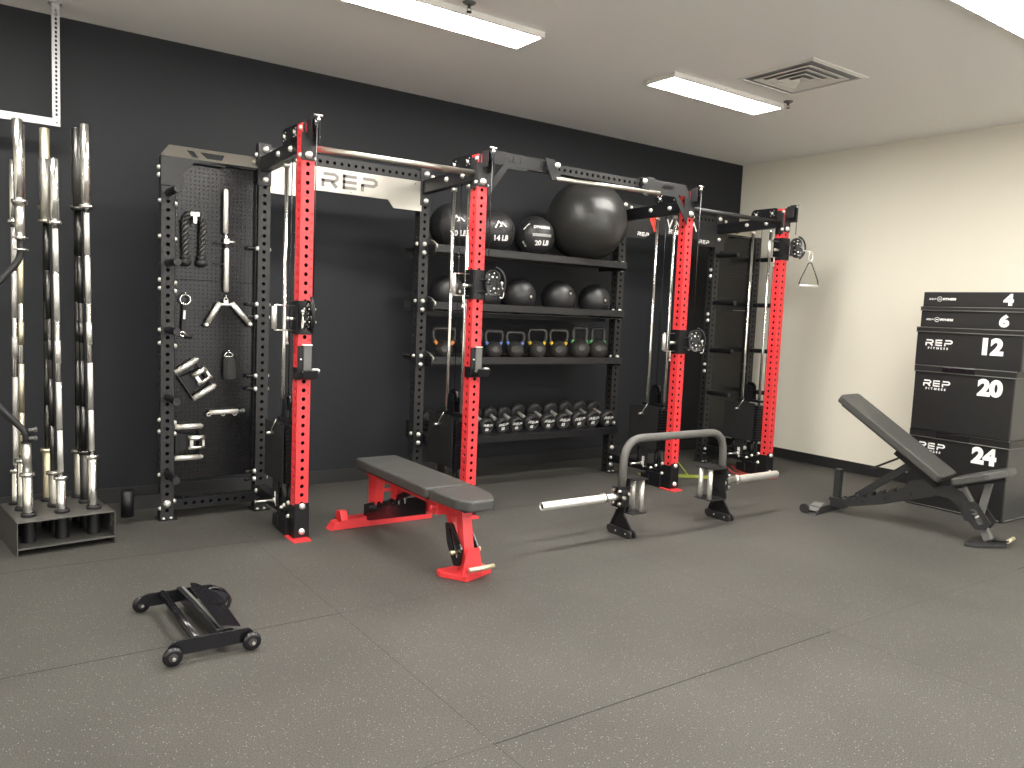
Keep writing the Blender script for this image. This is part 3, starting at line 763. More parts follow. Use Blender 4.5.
# --- storage shelves between the 2nd and 3rd rear uprights
def shelf(z, deck=.016):
    a, b = X2+.035, X3-.03; yf = -.675
    sh = part('shelf', MB().box(((a+b)/2, yf+.002, z-.027), (b-a, .004, .054)).box(((a+b)/2, yf+.012, z-.052), (b-a, .024, .004))
              .box(((a+b)/2, (yf-.22)/2, z-deck), (b-a, -.22-yf, .004)).box(((a+b)/2, -.22, z-.027), (b-a, .004, .054)), 'grey', rig, .001)
    part('shelf_stiffener', MB().box(((a+b)/2, -.42, z-max(.035, deck+.019)), (b-a-.02, .04, .034)), 'black', sh)
    for x, s in ((X2, 1), (X3, -1)):
        ar = part('shelf_arm', MB().box((x+s*.044, -.50, z-.035), (.006, .34, .075)).box((x, YR-.004, z-.03), (W+.004, .006, .10)), 'black', sh, .001)
        for dz in (0, -.062): bolt((x, YR-.007, z+dz), FR, ar, 1.0)
        bolt((x-HW, YR+.03, z-.0), LF, ar, .9)
        bolt((x+s*.048, yf+.03, z+.0), (s, 0, 0), ar, .7)
        if s > 0: part('shelf_clip', MB().tube([(x+.042, YR-.01, z+.035), (x+.046, yf+.04, z+.02), (x+.05, yf-.004, z-.008), (x+.05, yf-.004, z-.03)], .006, 8), 'zinc', ar)
    return sh
shelf(1.83); shelf(1.42, .069); shelf(1.02)
# dumbbell shelf (sloping saddle)
a, b = X2+.035, X3-.03
Rt = Matrix.Rotation(radians(19), 3, 'X')
ds = part('dumbbell_shelf', MB().box(((a+b)/2, -.675, .385), (b-a, .005, .05)).box(((a+b)/2, -.655, .410), (b-a, .05, .004), Rt).box(((a+b)/2, -.60, .39), (b-a, .004, .05), Rt)
          .box(((a+b)/2, -.465, .475), (b-a, .05, .004), Rt).box(((a+b)/2, -.44, .46), (b-a, .004, .06), Rt), 'black', rig, .001)
for x, s in ((X2, 1), (X3, -1)):
    ar = part('shelf_arm', MB().prism([(-.68, .36), (-.68, .41), (-.40, .51), (-.30, .51), (-.30, .38)], (x+s*.042, 0, 0), YA, ZA, .005).box((x, YR-.004, .40), (W+.004, .006, .12)), 'black', ds, .001)
    for dz in (.44, .378): bolt((x, YR-.007, dz), FR, ar, 1.0)
    bolt((x-HW, YR+.03, .445), LF, ar, .9)
for x in (X2, X3):
    for z in (.22, .07) if x == X3 else (.20,): bolt((x, YR, z), FR, rr[x], 1.25)

# ================================================================== BALLS
def sphere_mesh(nm, r, m, sc=(1, 1, 1)): return MB().sphere((0, 0, 0), r, sc, 48, 28).mesh(nm, M[m])
ZS1 = 1.816; ZS2 = 1.353; ZS3 = 1.006
def wall_ball(x, r, lab, txt, az, mk):
    c = Vector((x, -.45, ZS1+r)); t = thing('medicine_ball', lab, 'medicine ball', (x, -.45, ZS1), group='medicine balls on the top shelf')
    bo = link('shell', sphere_mesh('shell', r, 'ballr'), t, (0, 0, r)); ORG[bo.name] = ORG[t.name]
    sm = MB()
    for a in (0, pi/2): sm.torus(c, r+.0004, .0012, Vector((cos(a+.5), sin(a+.5), 0)), ZA, 40, 6)
    sm.torus(c, r+.0004, .0012, XA, YA, 40, 6)
    part('seam', sm, 'blackgloss', t)
    ball_text('lettering', txt, r*.33, c, r, az, -.46, 'white', t, .0022, .05)
    if mk == 'mountain':
        mb = MB(); mountain(mb, .052, Vector((-.045, 0, 0)), XA, YA, .0001)
        for q in mb.b.verts:
            aa, e = az-.05+q.co.x/r, .08+q.co.y/r
            q.co = c+(r+.0025)*Vector((sin(aa)*cos(e), -cos(aa)*cos(e), sin(e)))
        part('logo', mb, 'white', t)
    else:
        mb = MB()
        for k in range(10):
            for s in (-1, 1): stroke(mb, [(-.085+.017*k, -.011*s), (-.068+.017*k, .011*s)], .005, Vector(), XA, YA, .0001)
        stroke(mb, [(-.165, .04), (-.13, .085), (-.115, .09)], .010, Vector(), XA, YA, .0001)
        for q in mb.b.verts:
            aa, e = az+q.co.x/r, .02+q.co.y/r
            q.co = c+(r+.0022)*Vector((sin(aa)*cos(e), -cos(aa)*cos(e), sin(e)))
        part('logo', mb, 'white', t)
        ball_text('lettering', 'DYNAMAX', .032, c, r, az, .34, 'white', t, .0016)
        ball_text('lettering', '20 LB', .022, c, r, az-1.0, -.45, 'white', t, .0006, -1.1)
wall_ball(1.871, .175, 'black medicine ball behind the second red upright, leftmost on the top shelf', '20 LB', -.20, 'mountain')
wall_ball(2.243, .172, 'black medicine ball printed 14 LB, right of the second red upright', '14 LB', -.17, 'mountain')
wall_ball(2.645, .166, 'black medicine ball printed 20 LB beside the big exercise ball', '20 LB', -.20, 'chain')
r = .338
t = thing('exercise_ball', 'very large shiny black exercise ball at the right end of the top shelf', 'exercise ball', (3.112, -.54, ZS1))
mb = MB().sphere((0, 0, 0), r, (1, 1, .985), 64, 40)
bo = link('shell', mb.mesh('shell', M['ballgloss'] if 'ballgloss' in M else M['ballr']), t, (0, 0, r*.985))
m, N, L, b = nmat('ribbed_shiny_rubber'); b.inputs['Base Color'].default_value = (.026, .026, .025, 1); b.inputs['Roughness'].default_value = .30
tc = N.new('ShaderNodeTexCoord'); wv = N.new('ShaderNodeTexWave'); wv.bands_direction = 'Z'; wv.inputs['Scale'].default_value = 26; wv.inputs['Distortion'].default_value = 1.5
mp = N.new('ShaderNodeMapping'); mp.inputs['Rotation'].default_value = (.25, .35, 0)
L.new(tc.outputs['Object'], mp.inputs[0]); L.new(mp.outputs[0], wv.inputs['Vector'])
bp = N.new('ShaderNodeBump'); bp.inputs['Strength'].default_value = .16; bp.inputs['Distance'].default_value = .004
L.new(wv.outputs['Fac'], bp.inputs['Height']); L.new(bp.outputs[0], b.inputs['Normal']); bo.data.materials[0] = m
part('plug', MB().cyl((3.02, -.50, ZS1+.03), (3.00, -.50, ZS1+.02), .01), 'rubber', t)

SL = [(1.846, .138, (.25, -1, .1), 'small black slam ball behind the guide rods, leftmost on the second shelf'),
      (2.180, .142, (.1, -1, .05), 'black slam ball mostly hidden behind the trolley pulley of the second red upright'),
      (2.507, .146, (.20, -1, -.02), 'round black slam ball on the second shelf just right of the trolley pulley'),
      (2.925, .146, (.12, -1, .30), 'black slam ball on the second shelf with its plug near the top'),
      (3.320, .142, (.02, -1, .05), 'rightmost black slam ball on the second shelf, against the black upright')]
for x, r, d, lab in SL:
    t = thing('slam_ball', lab, 'slam ball', (x, -.45, ZS2), group='slam balls on the second shelf')
    link('shell', sphere_mesh('shell', r, 'ballr'), t, (0, 0, r))
    c = Vector((x, -.45, ZS2+r)); d = Vector(d).normalized()
    part('plug', MB().cyl(c+d*(r-.002), c+d*(r+.002), .012), 'zinc', t)
    part('plug_ring', MB().torus(c+d*(r-.001), .024, .002, *MB().frame(d)), 'blackgloss', t)

# ================================================================== KETTLEBELLS
KB = [(1.83, .132, .172, .215, 'orange', 'kettlebell with orange handle marks, leftmost on its shelf behind the guide rods'),
      (2.075, .132, .160, .212, 'orange', 'kettlebell with orange handle marks, half hidden behind the second red upright'),
      (2.285, .136, .148, .205, 'blue', 'blue-marked kettlebell just right of the second red upright'),
      (2.493, .138, .150, .200, 'blue', 'blue-marked kettlebell beside the yellow-marked ones'),
      (2.715, .146, .158, .225, 'yellow', 'yellow-marked kettlebell beside the blue-marked ones, round emblem in front'),
      (2.940, .146, .158, .225, 'yellow', 'yellow-marked kettlebell beside the green-marked ones'),
      (3.170, .172, .132, .252, 'green', 'large green-marked kettlebell beside the yellow-marked ones'),
      (3.375, .172, .132, .252, 'green', 'large green-marked kettlebell, rightmost on its shelf against the black upright')]
for i, (x, d, hw, h, colr, lab) in enumerate(KB):
    y = -.46; z = ZS3-.0; d *= 1.06; hw *= 1.16; h *= 1.06
    t = thing('kettlebell', lab, 'kettlebell', (x, y, z), random.uniform(-.42, -.2), 'kettlebells on the third shelf', local=True)
    r = d/2; prof = [(.01, 0), (r*.62, 0), (r*.70, .004)]
    for k in range(1, 13):
        a = -.80+k*(pi/2+.80)/13; prof.append((r*cos(a), r*.78+r*sin(a)))
    prof.append((.008, r*1.78))
    part('body', MB().lathe(prof, seg=36), 'iron', t)
    zb = r*1.35; q = .0165 if colr == 'green' else .013; w2 = hw/2-q
    part('handle', MB().tube(bend([(-r*.62, 0, zb-.02), (-w2*.93, 0, zb+.035), (-w2, 0, h-.045), (-w2*.86, 0, h-q), (w2*.86, 0, h-q), (w2, 0, h-.045), (w2*.93, 0, zb+.035), (r*.62, 0, zb-.02)], .055), q, 14), 'iron', t)
    for s in (-1, 1):
        A = Vector((s*r*.68, 0, zb-.006)); B = Vector((s*w2*.94, 0, zb+.036))
        part('color_mark', MB().cyl(A, A.lerp(B, .75), q+.0025, q+.0015, 14), colr, t)
    dd = Vector((-.25 if i % 2 else -.05, -1, .12)).normalized(); u, v = MB().frame(dd); c = Vector((0, 0, r*.78))
    part('emblem', MB().torus(c+dd*(r-.002), .026, .003, u, v, 20, 6).cyl(c+dd*(r-.004), c+dd*(r+.001), .022), 'iron', t)
    if i in (1, 3, 5): place_text('lettering', '16', .022, tuple(c+dd*(r+.0015)-v*.007), u if u.x > 0 else -u, ZA, 'grey', t, .0008)

# ================================================================== DUMBBELLS
DB = [(1.725, .056, 'rubber dumbbell behind the weight stack, leftmost on the bottom shelf'),
      (1.865, .056, 'rubber dumbbell hidden behind the weight stack and the second red upright'),
      (2.005, .057, 'rubber dumbbell hidden behind the weight stack and the second red upright'),
      (2.148, .060, 'small round dumbbell touching the right side of the second red upright'),
      (2.293, .060, 'small round dumbbell, second right of the second red upright'),
      (2.425, .061, 'small round dumbbell, third right of the second red upright'),
      (2.571, .068, 'round dumbbell, sixth from the right end of the bottom shelf'),
      (2.739, .069, 'round dumbbell, fifth from the right end of the bottom shelf'),
      (2.905, .070, 'round dumbbell, fourth from the right end of the bottom shelf'),
      (3.070, .072, 'round dumbbell, third from the right end of the bottom shelf'),
      (3.225, .072, 'large round dumbbell next to the rightmost one on the bottom shelf'),
      (3.386, .069, 'large round dumbbell at the right end of the bottom shelf by the black upright')]
for i, (x, r, lab) in enumerate(DB):
    t = thing('dumbbell', lab, 'dumbbell', (x, -.53, .4575+r), 0, 'dumbbells on the bottom shelf', local=True)
    r *= 1.05; t.rotation_euler = (radians(19), 0, random.uniform(-.04, .04)); L2 = .095 if r < .065 else .10; hh = .030
    t.location = (x, -.515, .418+.033+r*.98)
    part('handle', MB().lathe([(.014, -L2), (.0145, -.03), (.017, 0), (.0145, .03), (.014, L2)], ax=(0, 1, 0), seg=16), 'alu', t)
    for s in (-1, 1):
        hd = part('head', MB().lathe([(r*.35, s*(L2-hh)), (r*.80, s*(L2-hh)), (r, s*(L2-hh+.010)), (r, s*(L2+hh-.010)), (r*.86, s*(L2+hh)), (r*.80, s*(L2+hh)), (r*.78, s*(L2+hh-.003)), (r*.30, s*(L2+hh-.003))], ax=(0, 1, 0), seg=28), 'rubber', t)
    ye = -(L2+hh-.003)-.0012; rz = random.uniform(-.12, .16)
    u = Vector((cos(rz), 0, sin(rz))); v = Vector((-sin(rz), 0, cos(rz)))
    hl = r*.33
    mb = MB(); rep_logo(mb, hl, Vector((0, ye, 0))-u*hl*2.05+v*r*.06, u, v, .001); part('lettering', mb, 'white', t)
    place_text('lettering', str(15+5*(i % 10)) if i < 10 else str(15+5*i), r*.48, tuple(Vector((0, ye, 0))-v*r*.50), u, v, 'white', t, .0014)

# ================================================================== PEGBOARD ATTACHMENTS (hang on the left pegboard)
YP = YRc-.001        # just in front of the board
def hook(mb, x, z, l=.05):
    return mb.tube([(x, YP+.004, z), (x, YP-l, z), (x, YP-l-.004, z+.018)], .003, 6)
# triceps rope
t = thing('triceps_rope', 'black braided rope attachment doubled over a pegboard hook', 'rope attachment', (-.012, YP-.02, 1.865))
def twist(mb, pts, R, n=3, turns_per=11):
    P = bend(pts, .08, 10); Q = []
    for i in range(len(P)-1):
        m_ = max(1, int((P[i+1]-P[i]).length/.008))
        for k in range(m_): Q.append(P[i].lerp(P[i+1], k/m_))
    Q.append(P[-1]); s_ = 0
    lens = [0]
    for i in range(1, len(Q)): lens.append(lens[-1]+(Q[i]-Q[i-1]).length)
    for j in range(n):
        out = []
        for i, q in enumerate(Q):
            T = (Q[min(i+1, len(Q)-1)]-Q[max(i-1, 0)]).normalized(); u = YA.cross(T).normalized(); v = T.cross(u)
            a = lens[i]*2*pi*turns_per+2*pi*j/n
            out.append(q+(u*cos(a)+v*sin(a))*R*.60)
        mb.tube(out, R*.50, 8)
    return mb
part('rope', twist(MB(), [(-.060, YP-.03, 1.60), (-.066, YP-.03, 1.85), (-.012, YP-.03, 1.90), (.040, YP-.03, 1.85), (.036, YP-.03, 1.60)], .020), 'rope', t)
for x in (-.058, .034): part('end_knob', MB().cyl((x, YP-.03, 1.625), (x, YP-.03, 1.60), .023).sphere((x, YP-.03, 1.585), .032, (1, 1, .85), 20, 12), 'rubber', t)
part('connector', hook(MB().box((-.012, YP-.05, 1.875), (.05, .014, .022)).box((-.012, YP-.055, 1.845), (.018, .012, .05)), -.012, 1.862), 'zinc', t)
# straight revolving bar
t = thing('straight_bar_attachment', 'tall chrome two-grip bar hanging vertically in the middle of the pegboard', 'cable attachment', (.175, YP-.03, 1.73))
part('grip', MB().lathe([(.010, 0), (.0155, .008), (.0155, .262), (.010, .275)], (.174, YP-.035, 1.775)), 'alu', t)
part('grip', MB().lathe([(.010, 0), (.0155, .008), (.0155, .262), (.010, .275)], (.181, YP-.035, 1.415)), 'alu', t)
part('shaft', MB().cyl((.181, YP-.035, 1.66), (.174, YP-.035, 1.80), .010), 'chrome', t)
part('eyelet', MB().box((.179, YP-.035, 1.73), (.03, .02, .03)).cyl((.19, YP-.038, 1.728), (.232, YP-.038, 1.728), .007), 'zinc', t)
part('hanger_hook', MB().box((.14, YP-.02, 1.716), (.07, .03, .004)), 'black', t)
part('hanger_hook', MB().box((.14, YP-.02, 1.588), (.06, .03, .004)), 'black', t)
# single strap handle
t = thing('strap_handle', 'single handle on a black strap with a steel ring, lower left of the rope', 'cable attachment', (-.062, YP-.02, 1.36))
part('ring', hook(MB().torus((-.060, YP-.03, 1.357), .030, .005, XA, ZA, 24, 8), -.06, 1.383, .035), 'chrome', t)
part('strap', MB().box((-.066, YP-.03, 1.243), (.026, .006, .18), Matrix.Rotation(.05, 3, 'Y')), 'nylon', t)
part('strap_tag', MB().box((-.066, YP-.0345, 1.265), (.012, .002, .052), Matrix.Rotation(.05, 3, 'Y')), 'white', t)
part('grip', MB().cyl((-.085, YP-.03, 1.148), (-.025, YP-.05, 1.130), .016), 'rubber', t)
part('end_ring', MB().torus((-.078, YP-.045, 1.147), .014, .005, XA, ZA, 18, 8), 'chrome', t)
# V bar
t = thing('v_bar_attachment', 'chrome V shaped press-down bar in the middle of the pegboard', 'cable attachment', (.18, YP-.03, 1.35))
for s, (xa, xb, zb) in ((-1, (.143, .063, 1.205)), (1, (.217, .333, 1.215))):
    d = Vector((xb-xa, 0, zb-1.347)); e = d.normalized()
    A = Vector((xa, YP-.035, 1.347))
    part('grip', MB().cyl(A, A+d*.90, .0165), 'alu', t)
    part('end_knob', MB().cyl(A+d*.88, A+d*.96, .012).sphere(A+d*1.0, .018, u=14, v=8), 'zinc', t)
part('connector', hook(MB().tube([(.135, YP-.035, 1.345), (.16, YP-.035, 1.335), (.20, YP-.035, 1.335), (.225, YP-.035, 1.345)], .009, 8).box((.18, YP-.035, 1.350), (.028, .012, .03)).torus((.18, YP-.035, 1.368), .011, .003, XA, ZA, 16, 6), .18, 1.378, .035), 'zinc', t)
# row handles (two parallel grips joined by straps)
def row_handle(c, rot, w, h, lab):
    t = thing('row_handle', lab, 'cable attachment', (c[0], YP-.04, c[1]), local=True); t.rotation_euler = (0, -rot, 0)
    for s in (-1, 1):
        part('grip', MB().cyl((-w/2, 0, s*h/2), (w/2, 0, s*h/2), .0175), 'alu', t)
        part('end_cap', MB().cyl((w/2, 0, s*h/2), (w/2+.012, 0, s*h/2), .010), 'zinc', t)
    part('side_bar', MB().box((w/2-.01, .004, 0), (.006, .03, h)).box((-w/2+.004, .004, 0), (.006, .03, h)), 'blackgloss', t)
    part('yoke', MB().prism([(-w/2, -h*.30), (w*.32, -h*.20), (w*.32, h*.20), (-w/2, h*.30)], (0, .012, 0), XA, ZA, .004), 'black', t)
    for s in (-1, 1):
        part('inner_grip', MB().cyl((-.005, -.025, s*h*.17), (w*.62, -.025, s*h*.17), .010), 'zinc', t)
    part('center_link', MB().cyl((0, -.03, .028), (w*.58, -.03, .022), .012).box((w*.1, -.02, 0), (.02, .02, h*.36)).box((w*.55, -.02, .0), (.014, .02, h*.36)), 'zinc', t)
row_handle((-.005, .868), radians(33), .150, .195, 'tilted chrome double row handle hanging left of the black ankle strap')
row_handle((-.042, .478), 0, .155, .195, 'level chrome double row handle, lowest on the left of the pegboard')
# ankle strap
t = thing('ankle_strap', 'black padded ankle strap hanging by a steel D ring on the pegboard', 'ankle strap', (.205, YP-.02, 1.03))
part('d_ring', hook(MB().torus((.202, YP-.03, 1.010), .026, .005, XA, ZA, 18, 8, 0, pi).cyl((.174, YP-.03, 1.010), (.230, YP-.03, 1.010), .005), .202, 1.032, .035), 'chrome', t)
part('cuff', MB().prism(rnd([(.170, .865), (.247, .865), (.238, 1.003), (.170, 1.003)], .012, 3), (0, YP-.012, 0), XA, ZA, .035), 'nylon', t, .006)
part('webbing', MB().box((.206, YP-.049, .935), (.036, .004, .135)), 'rubber', t)
# short straight bar with eyelets
t = thing('short_bar_attachment', 'short chrome horizontal bar with eyelets on the lower pegboard', 'cable attachment', (.17, YP-.03, .655))
part('grip', MB().cyl((.085, YP-.035, .657), (.262, YP-.035, .660), .015), 'alu', t)
for x in (.072, .160, .232): part('eyelet', MB().torus((x+.01, YP-.035, .645), .011, .004, XA, ZA, 14, 6), 'zinc', t)
part('end_cap', MB().cyl((.262, YP-.035, .66), (.292, YP-.035, .662), .010).sphere((.292, YP-.035, .662), .014, u=12, v=8), 'uhmw', t)
hook(MB(), 0, 0)

# ================================================================== D-handle at the right end
e = ends[3]
cx, cy_ = 4.885, -1.47
t = thing('stirrup_handle', 'stirrup grip hanging from the pulley on the rightmost red upright', 'cable handle', (cx, cy_, 1.70))
du = Vector((.818, -.573, 0))
P = Vector((cx, cy_, 0))
part('carabiner', MB().tube([P+ZA*(1.962+.042*cos(a))+du*(.017*sin(a)*(1-.3*cos(a))) for a in [2*pi*k/20 for k in range(20)]], .0035, 6, True), 'zinc', t)
part('strap', MB().tube(bend([P-du*.085+ZA*1.715, P-du*.075+ZA*1.76, P-du*.012+ZA*1.905, P+du*.012+ZA*1.905, P+du*.075+ZA*1.76, P+du*.085+ZA*1.715], .03), .005, 8), 'blackgloss', t)
part('grip', MB().cyl(P-du*.082+ZA*1.705, P+du*.082+ZA*1.705, .0145), 'alu', t)
part('cable_link', MB().tube([e-ZA*.02, P+ZA*2.0], .0045, 6), 'zinc', t)

# ================================================================== BARBELLS AND THEIR HOLDER
HC = Vector((-.775, -.700, 0)); HR = radians(7.3)
t = thing('barbell_holder', 'grey steel box floor stand holding nine upright barbells', 'barbell holder', tuple(HC), HR, local=True)
zt = .181; x0_, x1_, y0_, y1_ = -.235, .235, -.285, .20
part('box_frame', MB().box((0, (y0_+y1_)/2, zt-.0025), (.47, y1_-y0_, .005)).box((0, (y0_+y1_)/2, .038), (.47, y1_-y0_, .006))
     .box((x0_+.0025, (y0_+y1_)/2, zt/2), (.005, y1_-y0_, zt)).box((x1_-.0025, (y0_+y1_)/2, zt/2), (.005, y1_-y0_, zt)), 'holder' if 'holder' in M else 'grey', t, .001)
t.children[0].data.materials[0] = mat('grey_steel_plate', (.085, .082, .076), .45, .2, .2, 300)
grid = [(i, j) for j in range(3) for i in range(3)]
for i, j in grid:
    gx, gy = (i-1)*.157, -.16+.157*j
    tb = part('tube', MB().lathe([(.034, .041), (.034, zt-.004)], (gx, gy, 0), seg=24, cap=False), 'black', t)
    part('ring', MB().lathe([(.029, zt), (.037, zt), (.037, zt+.016), (.033, zt+.020), (.029, zt+.020)], (gx, gy, 0), seg=24, cap=False), 'rubber', t)
mb = MB(); mountain(mb, .04, Vector((x1_-.0062, -.20, .115)), -YA, ZA, .001); mountain(mb, .035, Vector((x1_-.0062, -.19, .075)), -YA, ZA, .001)
part('logo', mb, 'engrave', t)
def cell(i, j):
    v = Matrix.Rotation(HR, 3, 'Z') @ Vector(((i-1)*.157, -.16+.157*j, 0)); return HC+v
def barbell(i, j, top, sl, sm, shm, km, lab, name='barbell'):
    lean = {(2, 0): -.016, (1, 0): -.013, (2, 1): -.017, (1, 1): -.018, (0, 1): .004, (0, 2): .004}.get((i, j), 0)
    p = cell(i, j); z0 = .043; x, y = p.x, p.y
    t = thing(name, lab, 'barbell', (x, y, z0), 0, 'barbells standing in the floor holder'); t.rotation_euler = (0, lean, 0)
    for a, b in ((z0, z0+sl), (top-sl, top)):
        s = part('sleeve', MB().lathe([(.019, a), (.0245, a+.004), (.0245, b-.004), (.019, b)], (x, y, 0), seg=28), sm, t)
        part('end_cap', MB().cyl((x, y, b if b == top else a-.001), (x, y, (b if b == top else a)+.001), .016), 'chrome', s)
    for z in (z0+sl, top-sl-.022):
        part('collar', MB().lathe([(.028, z), (.036, z+.003), (.036, z+.019), (.028, z+.022)], (x, y, 0), seg=28), sm, t)
    a, b = z0+sl+.022, top-sl-.022; mid = (a+b)/2
    part('shaft', MB().cyl((x, y, a), (x, y, b), .0138, seg=20), shm, t)
    L_ = (b-a)/2
    for s in (-1, 1):
        part('knurling', MB().cyl((x, y, mid+s*L_*.24), (x, y, mid+s*L_*.62), .0142, seg=20), km, t)
        part('knurling', MB().cyl((x, y, mid+s*L_*.63), (x, y, mid+s*L_*.97), .0142, seg=20), km, t)
    part('knurling', MB().cyl((x, y, mid-.06), (x, y, mid+.06), .0142, seg=20), km, t)
    return t
barbell(2, 0, 2.262, .420, 'chrome', 'chrome', 'knurl', 'tall bright steel barbell, front right in the floor holder')
barbell(1, 0, 2.060, .318, 'chrome', 'chrome', 'knurl', 'shorter bright steel barbell, front middle in the floor holder')
barbell(2, 1, 2.262, .420, 'darksteel', 'darksteel', 'darksteel', 'black barbell just behind the bright front right barbell')
barbell(2, 2, 2.262, .400, 'steel', 'darksteel', 'darksteel', 'dark shafted barbell with steel sleeves, back right of the holder')
barbell(1, 1, 2.075, .318, 'steel', 'darksteel', 'darksteel', 'short dark barbell hidden behind the front middle one')
barbell(1, 2, 2.262, .420, 'gold', 'darksteel', 'darksteel', 'tall barbell with warm coloured sleeves, back middle of the holder')
barbell(0, 1, 2.235, .400, 'chrome', 'chrome', 'gold', 'barbell with gold toned grips behind the bent bar')
barbell(0, 2, 2.068, .318, 'chrome', 'chrome', 'knurl', 'short thin chrome barbell, back left of the holder')
# cambered bar
p = cell(0, 0); x, y = p.x, p.y
t = thing('cambered_barbell', 'black bent cambered bar with steel sleeves, front left in the holder', 'barbell', (x, y, .043)); t.rotation_euler = (0, -.014, 0)
for a, b in ((.043, .395), (1.83, 2.232)):
    part('sleeve', MB().lathe([(.019, a), (.0245, a+.004), (.0245, b-.004), (.019, b)], (x, y, 0), seg=28), 'chrome', t)
for z in (.395, 1.81): part('collar', MB().lathe([(.028, z), (.036, z+.003), (.036, z+.019), (.028, z+.022)], (x, y, 0), seg=28), 'chrome', t)
for a, b in ((.41, .58), (1.63, 1.82)): part('inner_sleeve', MB().cyl((x, y, a), (x, y, b), .0225), 'zinc', t)
part('bent_tube', MB().tube(bend([(x, y, .57), (x, y, .63), (x-.27, y, .96), (x-.27, y, 1.20), (x, y, 1.53), (x, y, 1.64)], .05), .0165, 16), 'grey', t)
for z in (.575, .62, 1.575, 1.635): part('flange', MB().cyl((x, y, z), (x, y, z+.006), .036 if z > 1 else .026), 'zinc' if z > 1 else 'black', t)
for z in (.60, .645): part('clamp_bolt', MB().cyl((x+.01, y-.02, z), (x+.05, y-.02, z), .009).cyl((x+.038, y-.02, z), (x+.045, y-.02, z), .014), 'uhmw', t)

# ================================================================== RED FLAT BENCH
def bench_red():
    t = thing('weight_bench', 'flat weight bench with red frame and charcoal pads', 'bench', (.908, -1.9, 0))
    bp = rnd([(.768, -2.150), (1.048, -2.150), (1.052, -1.245), (.772, -1.245)], .03, 5)
    part('back_pad', MB().prism(bp, (0, 0, .384), XA, YA, .056), 'vinyl', t, .010)
    sp = rnd([(.770, -2.172), (.782, -2.42), (.822, -2.505), (.965, -2.505), (1.022, -2.38), (1.046, -2.172)], .025, 4)
    part('seat_pad', MB().prism(sp, (0, 0, .384), XA, YA, .056), 'vinyl', t, .010)
    part('pad_base', MB().box((.91, -1.70, .380), (.24, .86, .012)).box((.905, -2.325, .380), (.17, .27, .012)), 'black', t)
    part('back_rail', MB().bar((.86, -1.28, .355), (.86, -2.10, .355), .045, .04).bar((.96, -1.28, .355), (.96, -2.10, .355), .045, .04), 'red', t, .003)
    part('hinge', MB().box((.908, -2.13, .33), (.16, .08, .07)).cyl((.80, -2.15, .335), (1.02, -2.15, .335), .012), 'red', t, .003)
    # rear foot
    part('rear_foot', MB().prism([(.625, 0), (1.33, 0), (1.33, .045), (1.24, .062), (.745, .062), (.66, .045)][::1], (0, -1.170, 0), XA, ZA, .078), 'red', t, .003)
    part('foot_tab', MB().prism([(-1.262, .055), (-1.16, .055), (-1.17, .105), (-1.235, .115)], (.69, 0, 0), YA, ZA, .045), 'red', t, .004)
    part('rear_post', MB().prism([(-1.30, .05), (-1.23, .05), (-1.22, .35), (-1.34, .35)], (.88, 0, 0), YA, ZA, .058), 'red', t, .003)
    part('post_strap', MB().prism([(-1.58, .24), (-1.53, .24), (-1.50, .35), (-1.62, .35)], (.885, 0, 0), YA, ZA, .05).cyl((.84, -1.52, .29), (.98, -1.52, .29), .010), 'red', t)
    # black stepped ladder along the spine
    for dx in (-.045, .039):
        teeth = [(-1.20, .035), (-1.20, .13), (-1.30, .165)]
        for k in range(6):
            s0 = -1.34-.075*k; z0 = .175+.021*k
            teeth += [(s0, z0), (s0-.02, z0-.028), (s0-.04, z0-.022), (s0-.05, z0+.012)]
        teeth += [(-1.92, .335), (-1.98, .335), (-1.98, .25), (-1.30, .05)]
        part('ladder_plate', MB().prism(teeth, (.908+dx, 0, 0), YA, ZA, .006), 'blackgloss', t)
    part('spine', MB().bar((.908, -1.22, .075), (.908, -1.97, .275), .062, .058).bar((.908, -1.95, .285), (.908, -2.34, .345), .062, .055), 'red', t, .003)
    part('support_arm', MB().bar((.908, -1.34, .14), (.908, -1.80, .35), .03, .03).cyl((.83, -1.36, .15), (.99, -1.36, .15), .011), 'black', t)
    # front leg
    part('front_leg', MB().bar((.908, -2.30, .36), (.908, -2.375, .03), .058, .058, (1, 0, 0)), 'red', t, .004)
    part('leg_flare', MB().prism([(.875, .17), (.945, .17), (.965, .03), (.845, .03)], (0, -2.405, 0), XA, ZA, .008), 'red', t)
    part('seat_strut', MB().bar((.908, -2.17, .33), (.908, -2.26, .16), .045, .04), 'red', t, .003)
    for dx in (-.046, .052):
        part('seat_ladder', MB().prism(rnd([(-2.20, .262), (-2.27, .272), (-2.375, .16), (-2.36, .07), (-2.30, .055), (-2.225, .16)], .015, 2), (.908+dx, 0, 0), YA, ZA, .008,
             [[(-2.245, .24), (-2.262, .24), (-2.335, .11), (-2.312, .10)]]), 'blackgloss', t)
    part('adjust_roller', MB().cyl((.825, -2.325, .135), (.862, -2.325, .135), .012), 'gold', t)
    part('adjust_roller', MB().cyl((.972, -2.325, .135), (1.005, -2.325, .135), .012), 'gold', t)
    part('roller_pin', MB().cyl((.86, -2.325, .135), (.975, -2.325, .135), .006), 'zinc', t)
    part('front_foot', MB().prism([(.80, -2.235), (1.06, -2.235), (1.065, -2.35), (.875, -2.415), (.795, -2.28)], (0, 0, 0), XA, YA, .032), 'red', t, .005)
    part('handle', MB().cyl((.868, -2.44, .072), (1.018, -2.44, .072), .013), 'gold', t)
    for xx in (.876, 1.008): part('handle_arm', MB().bar((xx, -2.34, .03), (xx, -2.44, .072), .012, .02), 'red', t)
bench_red()

